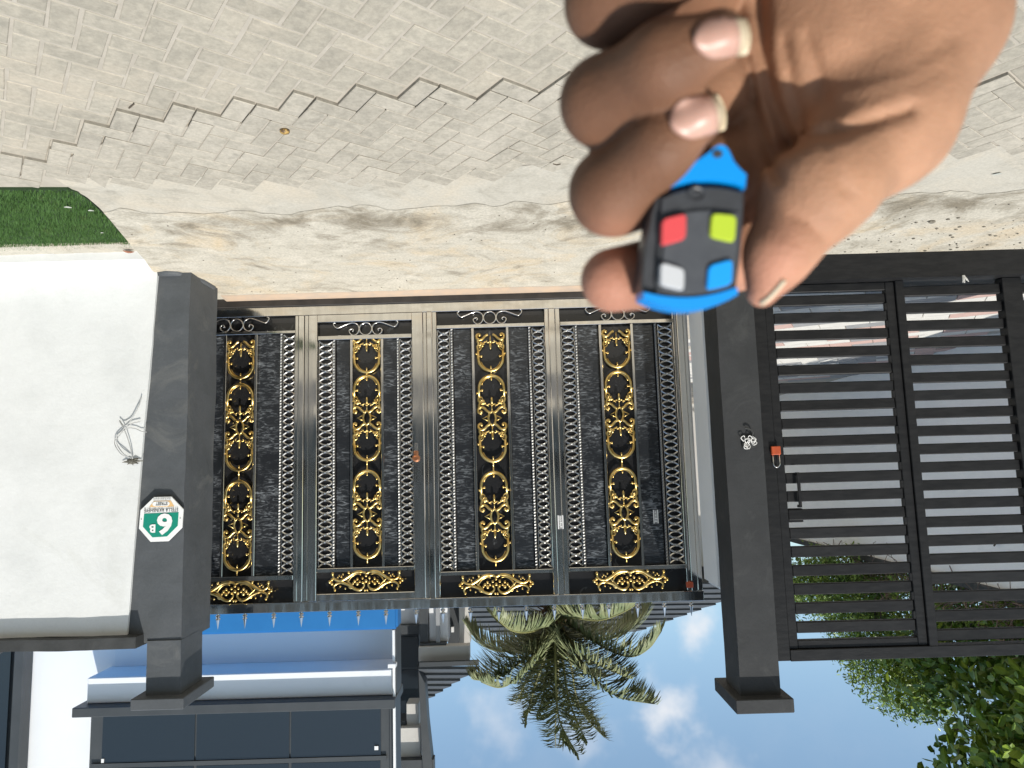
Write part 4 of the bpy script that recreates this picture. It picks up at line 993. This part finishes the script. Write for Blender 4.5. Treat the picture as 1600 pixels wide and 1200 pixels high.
mb = MB()
for i in range(420):
    y = rr.uniform(7.2, 15.5); p = Vector((-6.55 + rr.uniform(-.35, .05), y, 3.52 + rr.uniform(-.05, .35))); pts = [p]; d = Vector((rr.uniform(-.3, .3), rr.uniform(-1, 1), rr.uniform(-.2, .9)))
    for k in range(5):
        d = (d + Vector((rr.gauss(0, .35), rr.gauss(0, .5), rr.gauss(-.12, .4)))).normalized(); pts.append(pts[-1] + d * rr.uniform(.07, .16))
    mb.tube(pts, rr.choice((.004, .006, .009)), 3)
part('vine', mb, M['twig'], vn)
mb = MB(); cells = [((-6.8, y, 3.85 + rr.uniform(-.1, .25)), (.38, .6, .32)) for y in np.arange(7.3, 16, .7)]
leaf_cloud(mb, cells, 2600, .10, .45, rr, gap=.25, face=.9); part('foliage', mb, M['leaf'], vn, recalc=False)
dt = thing('back_tree', 'dark bushy tree filling the gap behind the compound wall', 'tree', (-8.6, 12.5, 0))
mb = MB(); limbs(mb, Vector((-8.6, 12.5, 0)), Vector((-8.6, 12.5, 5.5)), rr, .14, 12, 1.3); part('trunk', mb, M['stem'], dt)
mb = MB(); leaf_cloud(mb, [(P(1450, 1060, 12.6), (.8, 1, .75)), (P(1480, 1010, 12.4), (1.1, 1, .9)), (P(1250, 915, 15.5), (.9, .8, .55)), (P(1335, 925, 15.5), (1.0, .8, .8)), (P(1400, 960, 15.2), (1.0, .8, 1.0)), ((-8.6, 12.3, 4.8), (1.4, 2.3, 1.7)), ((-8.3, 10.0, 4.3), (1.2, 1.6, 1.2)), ((-9.4, 12, 6.6), (1.5, 1.8, 1.5))], 11000, .17, .55, rr, gap=.0); part('crown', mb, M['leaf'], dt, recalc=False)
# ------------------------------------------------------------------ hand and remote
def C(u, v, d): return np.array([(u - 800) / F_PX * d, (v - 600) / F_PX * d, d])      # metres along right, down, forward of the eye
def to_world(a): a = np.asarray(a); return EYE + a[..., 0:1] * RT + a[..., 1:2] * DN + a[..., 2:3] * D_
def skin_material():
    m = bpy.data.materials.new('brown_skin'); m.use_nodes = True; nt = m.node_tree; N = nt.nodes; L = nt.links; b = N['Principled BSDF']
    at = N.new('ShaderNodeAttribute'); at.attribute_name = 'skin_tone'
    nz = N.new('ShaderNodeTexNoise'); nz.inputs['Scale'].default_value = 90; nz.inputs['Detail'].default_value = 6
    g = N.new('ShaderNodeNewGeometry'); L.new(g.outputs['Position'], nz.inputs['Vector'])
    hs = N.new('ShaderNodeHueSaturation'); mr = N.new('ShaderNodeMapRange'); L.new(nz.outputs['Fac'], mr.inputs[0]); mr.inputs[3].default_value = .70; mr.inputs[4].default_value = 1.30
    L.new(mr.outputs[0], hs.inputs['Value']); L.new(at.outputs['Color'], hs.inputs['Color']); L.new(hs.outputs[0], b.inputs['Base Color'])
    b.inputs['Roughness'].default_value = .62; b.inputs['Specular IOR Level'].default_value = .28
    b.inputs['Subsurface Weight'].default_value = .12; b.inputs['Subsurface Radius'].default_value = (1, .4, .25); b.inputs['Subsurface Scale'].default_value = .003
    bn = N.new('ShaderNodeBump'); bn.inputs['Strength'].default_value = .25; bn.inputs['Distance'].default_value = .0008
    vo = N.new('ShaderNodeTexVoronoi'); vo.inputs['Scale'].default_value = 900; L.new(g.outputs['Position'], vo.inputs['Vector'])
    L.new(vo.outputs['Distance'], bn.inputs['Height']); L.new(bn.outputs[0], b.inputs['Normal'])
    return m
M['skin'] = skin_material()
MM = .001
def build_hand():
    # every limb is a chain of (u, v, depth mm, half width px)
    ch = {
     'pinky':  [(1215, -40, 232, 62), (1090, -25, 206, 66), (948, 5, 182, 62), (1050, -58, 166, 56), (1130, -112, 160, 46)],
     'ring':   [(1210, 120, 221, 70), (1080, 140, 209, 70), (945, 160, 186, 66), (1040, 100, 168, 62), (1122, 62, 164, 45)],
     'middle': [(1195, 250, 223, 68), (1085, 275, 213, 70), (958, 300, 192, 65), (1033, 228, 177, 54), (1092, 184, 172, 38)],
     'index':  [(1210, 320, 238, 70), (1150, 385, 226, 66), (1062, 420, 211, 58), (957, 438, 201, 50)],
     'thumb':  [(1440, 40, 206, 114), (1372, 190, 200, 102), (1276, 296, 190, 77), (1217, 395, 189, 45), (1190, 458, 190, 23)],
    }
    palm = [[(1400, -330, 204, 165), (1430, -120, 202, 140)], [(1400, -330, 204, 165), (1240, -60, 214, 105)], [(1430, -120, 204, 140), (1440, 40, 205, 116)],
            [(1240, -60, 208, 92), (1238, 100, 211, 84)], [(1238, 100, 211, 84), (1222, 230, 214, 66)], [(1218, 230, 216, 64), (1190, 320, 221, 56)], [(1196, 275, 217, 44), (1182, 385, 219, 44)], [(1330, -100, 203, 122), (1325, 90, 205, 98)], [(1325, 90, 205, 98), (1285, 180, 211, 74)],
            [(1160, -110, 216, 70), (1225, -40, 214, 84)]]
    arm = [[(1400, -330, 204, 165), (1420, -520, 200, 168)], [(1420, -520, 200, 168), (1500, -900, 194, 220)], [(1500, -900, 194, 220), (1600, -1500, 190, 260)]]
    def node(q): d = q[2] * MM; return C(q[0], q[1], d), q[3] / F_PX * d
    h = .00105
    lo = np.array([C(860, 0, .165)[0], C(0, -1050, .236)[1], .128]); hi = np.array([C(1720, 0, .236)[0], C(0, 520, .2)[1], .275])
    n = np.ceil((hi - lo) / h).astype(int)
    gx, gy, gz = (np.arange(k, dtype=np.float32) * h + lo[i] for i, k in enumerate(n))
    X, Y, Z = np.meshgrid(gx, gy, gz, indexing='ij')
    def cone(a, b):
        (p, ra), (q, rb_) = a, b; ba = (q - p).astype(np.float32); l2 = float(ba @ ba)
        t = ((X - p[0]) * ba[0] + (Y - p[1]) * ba[1] + (Z - p[2]) * ba[2]) / l2; np.clip(t, 0, 1, out=t)
        r = np.float32(ra) + t * np.float32(rb_ - ra)
        return np.sqrt((X - p[0] - t * ba[0]) ** 2 + (Y - p[1] - t * ba[1]) ** 2 + (Z - p[2] - t * ba[2]) ** 2) - r
    def smin(a, b, k):
        hh = np.clip(.5 + .5 * (b - a) / k, 0, 1); return b * (1 - hh) + a * hh - k * hh * (1 - hh)
    body = None
    for a, b in palm + arm:
        c = cone(node(a), node(b)); body = c if body is None else smin(body, c, .011)
    tot = body
    for key in ('index', 'pinky', 'ring', 'middle', 'thumb'):
        f = None; q = [node(p) for p in ch[key]]
        for a, b in zip(q, q[1:]):
            c = cone(a, b); f = c if f is None else smin(f, c, .0035 if key != 'thumb' else .008)
        tot = smin(tot, f, {'thumb': .0042, 'index': .002}.get(key, .0016)); del f
    # creases of the palm
    U = X / Z * F_PX + 800; V = Y / Z * F_PX + 600
    def groove(line, depth, width, zmin=.165, zmax=.24):
        nonlocal tot
        d = np.full(X.shape, 1e6, np.float32); S = slice(None)
        pts = [np.array(p, float) for p in line]
        for a, b in zip(pts, pts[1:]):
            ba = b - a; t = np.clip(((U - a[0]) * ba[0] + (V - a[1]) * ba[1]) / (ba @ ba), 0, 1)
            d = np.minimum(d, (U - a[0] - t * ba[0]) ** 2 + (V - a[1] - t * ba[1]) ** 2)
        tot = tot + depth * np.exp(-d / width ** 2) * (Z < zmax)
    groove([(1420, 172), (1385, 183), (1315, 205), (1260, 215), (1215, 240)], .0022, 11)
    groove([(1188, -20), (1192, 80), (1205, 150), (1232, 225)], .0036, 11)
    groove([(1166, 90), (1180, 170), (1202, 240), (1215, 280)], .0026, 8)
    groove([(1225, 60), (1240, 150), (1258, 208)], .0014, 8); groove([(1262, 60), (1285, 140), (1306, 205)], .0012, 10)
    groove([(1490, 60), (1420, 105), (1330, 130)], .0006, 12); groove([(1470, 110), (1400, 140), (1320, 160)], .0005, 11)
    # thumb joint folds
    groove([(1285, 232), (1310, 275), (1322, 300)], .0012, 8); groove([(1240, 335), (1268, 352), (1290, 372)], .0009, 7)
    # naive surface nets
    f = tot; s = f < 0
    cs = [s[i:s.shape[0] - 1 + i, j:s.shape[1] - 1 + j, k:s.shape[2] - 1 + k] for i in (0, 1) for j in (0, 1) for k in (0, 1)]
    cnt = sum(c.astype(np.int8) for c in cs); act = (cnt > 0) & (cnt < 8)
    ids = -np.ones(act.shape, np.int64); idx = np.argwhere(act); ids[act] = np.arange(len(idx))
    pos = np.zeros((len(idx), 3)); wt = np.zeros(len(idx))
    corners = [(i, j, k) for i in (0, 1) for j in (0, 1) for k in (0, 1)]
    for a in range(8):
        for b in range(a + 1, 8):
            ca, cb = np.array(corners[a]), np.array(corners[b])
            if np.abs(ca - cb).sum() != 1: continue
            fa = f[idx[:, 0] + ca[0], idx[:, 1] + ca[1], idx[:, 2] + ca[2]]; fb = f[idx[:, 0] + cb[0], idx[:, 1] + cb[1], idx[:, 2] + cb[2]]
            m = (fa < 0) != (fb < 0); t = np.where(m, fa / np.where(fa == fb, 1, fa - fb), 0)
            pos += np.where(m[:, None], ca + (cb - ca) * t[:, None], 0); wt += m
    vert = lo + (idx + pos / wt[:, None]) * h
    faces = []
    for ax in range(3):
        o1, o2 = [d for d in range(3) if d != ax]
        e = np.argwhere(np.take(s, range(0, s.shape[ax] - 1), ax) != np.take(s, range(1, s.shape[ax]), ax))
        e = e[(e[:, o1] > 0) & (e[:, o2] > 0) & (e[:, o1] < act.shape[o1]) & (e[:, o2] < act.shape[o2]) & (e[:, ax] < act.shape[ax])]
        def cell(d1, d2):
            q = e.copy(); q[:, o1] -= d1; q[:, o2] -= d2; return ids[q[:, 0], q[:, 1], q[:, 2]]
        q = np.stack([cell(1, 1), cell(0, 1), cell(0, 0), cell(1, 0)], 1); q = q[(q >= 0).all(1)]
        faces.append(q)
    faces = np.concatenate(faces)
    # tone: back of the fingers darker, palm and finger pads lighter, tips pinker
    u = vert[:, 0] / vert[:, 2] * F_PX + 800; v = vert[:, 1] / vert[:, 2] * F_PX + 600
    def blob(x, y, r): return np.exp(-((u - x) ** 2 + (v - y) ** 2) / r ** 2)
    palmc = np.array([.43, .232, .138]); dorsal = np.array([.165, .080, .045]); pink = np.array([.50, .235, .155])
    kp = 1 / (1 + np.exp(-(u - 1150 + (v - 150) * .1) / 28.0)); kp = np.clip(kp, 0, 1)[:, None]
    col = dorsal * (1 - kp) + palmc * kp
    kp2 = np.clip(blob(950, 440, 75) + blob(1190, 455, 70) * .7 + blob(1225, 385, 60) * .45, 0, 1)[:, None]; col = col * (1 - kp2) + pink * kp2
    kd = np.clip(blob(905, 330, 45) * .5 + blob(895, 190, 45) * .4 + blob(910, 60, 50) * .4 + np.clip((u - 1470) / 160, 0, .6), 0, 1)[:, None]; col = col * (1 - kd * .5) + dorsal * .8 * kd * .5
    return vert, faces, col
hv, hf, hc = build_hand()
hw = to_world(hv)
horg = hw[hw[:, 2].argmin()]
person = thing('person', 'bare left hand and forearm of a person holding up a small key fob', 'person', tuple(horg))
me = bpy.data.meshes.new('hand'); me.from_pydata([tuple(p) for p in (hw - horg)], [], [tuple(q) for q in hf]); me.materials.append(M['skin'])
ca = me.color_attributes.new('skin_tone', 'FLOAT_COLOR', 'POINT'); ca.data.foreach_set('color', np.concatenate([hc, np.ones((len(hc), 1))], 1).astype(np.float32).ravel())
bm = bmesh.new(); bm.from_mesh(me); bmesh.ops.recalc_face_normals(bm, faces=bm.faces[:])
for _ in range(3): bmesh.ops.smooth_vert(bm, verts=bm.verts[:], factor=.45, use_axis_x=True, use_axis_y=True, use_axis_z=True)
bm.to_mesh(me); bm.free(); me.polygons.foreach_set('use_smooth', [True] * len(me.polygons))
hand = link('hand', me, person)
from mathutils.bvhtree import BVHTree
bvh = BVHTree.FromPolygons([tuple(p) for p in np.array([tuple(v.co) for v in me.vertices]) + horg], [tuple(q) for q in hf])
M['nail'] = mat('fingernail', (.50, .29, .225), (.56, .34, .265), .35, scale=120, sss=.1)
M['nail_tip'] = mat('nail_edge', (.62, .52, .36), None, .4)
def nail(cx, cy, ang, ln, wd, tip=.24, side=False):
    """a curved plate laid on the finger: projected on the skin, domed and lifted"""
    ca, sa = math.cos(ang), math.sin(ang); g = {}
    for key, t0, t1 in (('fingernail', -1, 1 - 2 * tip * .6), ('nail_edge', 1 - 2 * tip * .6, 1 + .05)):
        mb = MB(); nu, nv = 12, 10
        for i in range(nu + 1):
            for j in range(nv + 1):
                a = t0 + (t1 - t0) * i / nu; b = -1 + 2 * j / nv
                wloc = wd * min(1, (1 - max(0, -a - .35) ** 2 * 1.1)) * (1 - .10 * max(0, a))
                x = a * ln + (-.16 * ln * b * b if a > .2 else .12 * ln * b * b * (a < -.2)); y = b * wloc
                px, py = cx + x * ca - y * sa, cy + x * sa + y * ca
                d = Vector(ray(px, py)).normalized(); hit = bvh.ray_cast(Vector(EYE), d)
                p = hit[0] if hit[0] is not None else Vector(EYE) + d * .172
                mb.v.append((p, d, a, b))
        ds = [((q[0] - Vector(EYE)).dot(Vector(D_))) for q in mb.v]
        base = float(np.median(ds))
        pts = []
        for (p, d, a, b), dd in zip(mb.v, ds):
            tgt = min(dd, base + .004) - .0007 - .0010 * (1 - b * b)
            pts.append(tuple(Vector(EYE) + d * (tgt / d.dot(Vector(D_)))))
        k = len(pts); mb.v = pts + [tuple(Vector(p) + Vector(D_) * .0012) for p in pts]
        W = nv + 1
        for i in range(nu):
            for j in range(nv):
                q = i * W + j; mb.f.append((q, q + 1, q + W + 1, q + W)); mb.f.append((k + q, k + q + W, k + q + W + 1, k + q + 1))
        rim = [i * W for i in range(nu + 1)] + [nu * W + j for j in range(1, W)] + [i * W + nv for i in range(nu - 1, -1, -1)] + [j for j in range(nv - 1, 0, -1)]
        for a_, b_ in zip(rim, rim[1:] + rim[:1]): mb.f.append((a_, b_, b_ + k, a_ + k))
        part(key, mb, M['nail'] if key == 'fingernail' else M['nail_tip'], person, smooth=True)
nail(1128, 58, R(-4), 43, 32, .26); nail(1090, 182, R(-12), 43, 32, .2)
# thumb nail seen edge on
pts = []
for x, y in ((1189, 474), (1196, 470), (1206, 461), (1217, 449), (1226, 438)):
    d = Vector(ray(x, y)).normalized(); hit = bvh.ray_cast(Vector(EYE), d)
    if hit[0] is not None: pts.append(hit[0] - d * .0004)
mb = MB(); mb.tube(sm(pts, 3), .0007, 6); part('fingernail', mb, M['nail_tip'], person, smooth=True)

# the remote
M['fob_black'] = mat('charcoal_plastic', (.040, .042, .046), (.047, .05, .055), .42, scale=300)
M['fob_face'] = mat('charcoal_face', (.062, .066, .074), (.075, .08, .088), .38, scale=200)
M['fob_blue'] = mat('blue_rubber', (.0, .26, .72), None, .4)
M['btn_red'] = mat('red_rubber', (.64, .065, .07), None, .45); M['btn_green'] = mat('lime_rubber', (.42, .55, .03), None, .45)
M['btn_grey'] = mat('grey_rubber', (.52, .53, .54), None, .45); M['btn_blue'] = mat('azure_rubber', (.0, .30, .80), None, .45)
FD = .181
def fp(x, y, dz=0.0):
    # point of the fob's face plane (slightly tipped), dz metres behind it
    d = FD + (y - 350) * 2.2e-5 + (x - 1085) * 1.2e-5
    return Vector(to_world(C(x, y, d))) + Vector(D_) * dz
fob = thing('key_fob', 'small charcoal and blue gate remote with four coloured buttons held in the fingers', 'remote', tuple(fp(1085, 480, .005)))
def plate(poly, d0, d1, inset=0.0, mid=None):
    mb = MB(); c = np.mean(np.array(poly, float), 0); k = len(poly)
    def ring(s, d): return [tuple(fp(c[0] + (x - c[0]) * s, c[1] + (y - c[1]) * s, d)) for x, y in poly]
    if inset: rows = [ring(1 - inset, d0), ring(1 - inset * .35, d0 + (d1 - d0) * .12), ring(1, d0 + (d1 - d0) * .35), ring(1, d1)]
    else: rows = [ring(1, d0), ring(1, d1)]
    for r_ in rows: mb.v += r_
    for i in range(len(rows) - 1):
        for j in range(k): a = i * k + j; b = i * k + (j + 1) % k; mb.f.append((a, b, b + k, a + k))
    mb.f.append(tuple(range(k))); mb.f.append(tuple(range(len(rows) * k - 1, (len(rows) - 1) * k - 1, -1))); return mb
def arc2(p, q, bulge, n=8):
    p, q = np.array(p, float), np.array(q, float); m = (p + q) / 2; d = q - p; nrm = np.array([-d[1], d[0]])
    return [tuple((1 - t) ** 2 * p + 2 * t * (1 - t) * (m + nrm * bulge) + t * t * q) for t in np.linspace(0, 1, n)]
body = arc2((1026, 303), (1169, 293), -.22) + [(1168, 330), (1163, 400), (1156, 450)] + arc2((1152, 458), (1004, 462), -.22) + [(1003, 440), (1008, 380), (1018, 330)]
part('casing', plate(body, .0018, .0105, .05), M['fob_black'], fob, smooth=False)
rim = arc2((1034, 308), (1163, 299), -.2) + [(1161, 340), (1154, 420), (1150, 444)] + arc2((1146, 452), (1026, 458), -.16) + [(1024, 440), (1030, 360)]
part('rim', plate(rim, .0004, .0030, .03), M['fob_black'], fob)
face = arc2((1036, 340), (1155, 332), -.13) + [(1152, 380), (1146, 440)] + arc2((1141, 448), (1034, 453), -.15) + [(1032, 430), (1036, 380)]
part('face_plate', plate(face, -.0005, .0020, .03), M['fob_face'], fob)
cap_ = arc2((1027, 299), (1169, 291), -.19) + [(1171, 272), (1160, 262), (1150, 250), (1143, 234), (1137, 225), (1128, 222), (1119, 226), (1108, 236), (1085, 252), (1055, 276)]
part('blue_cap', plate(cap_, .0006, .0085, .06), M['fob_blue'], fob)
part('key_ring_hole', plate([(1122 + 8 * math.cos(a), 240 + 6 * math.sin(a)) for a in np.linspace(0, 2 * math.pi, 13)[:-1]], .0002, .003), M['fob_black'], fob)
bump_ = arc2((1003, 456), (1154, 448), .17, 12) + arc2((1155, 460), (1004, 466), -.28, 12)
part('blue_bumper', plate(bump_, -.0002, .0095, .03), M['fob_blue'], fob)
def rpoly(pts, r=.22, n=4):
    out = []; k = len(pts); pts = [np.array(p, float) for p in pts]
    for i in range(k):
        a, b, c = pts[i - 1], pts[i], pts[(i + 1) % k]; p = b + (a - b) * r; q = b + (c - b) * r
        for t in np.linspace(0, 1, n): out.append(tuple((1 - t) ** 2 * p + 2 * t * (1 - t) * b + t * t * q))
    return out
for nm, pts in (('btn_red', [(1032, 344), (1071, 334), (1070, 375), (1031, 386)]), ('btn_green', [(1109, 334), (1149, 338), (1146, 381), (1106, 372)]),
                ('btn_grey', [(1030, 410), (1068, 421), (1067, 456), (1029, 447)]), ('btn_blue', [(1104, 416), (1143, 405), (1142, 445), (1101, 455)])):
    part('button', plate(rpoly(pts), -.0017, .0006, .10), M[nm], fob, smooth=False)
mb = MB(); mb.tube([fp(1088 + 13 * math.cos(a), 303 + 10 * math.sin(a), .0002) for a in np.linspace(0, 2 * math.pi, 21)[:-1]], .00035, 5, closed=True)
mb.tube([fp(1088 + 6 * math.cos(a), 297 + 6 * math.sin(a), .0002) for a in np.linspace(.3, math.pi * 1.6, 9)], .0003, 5); part('emblem', mb, M['fob_black'], fob)
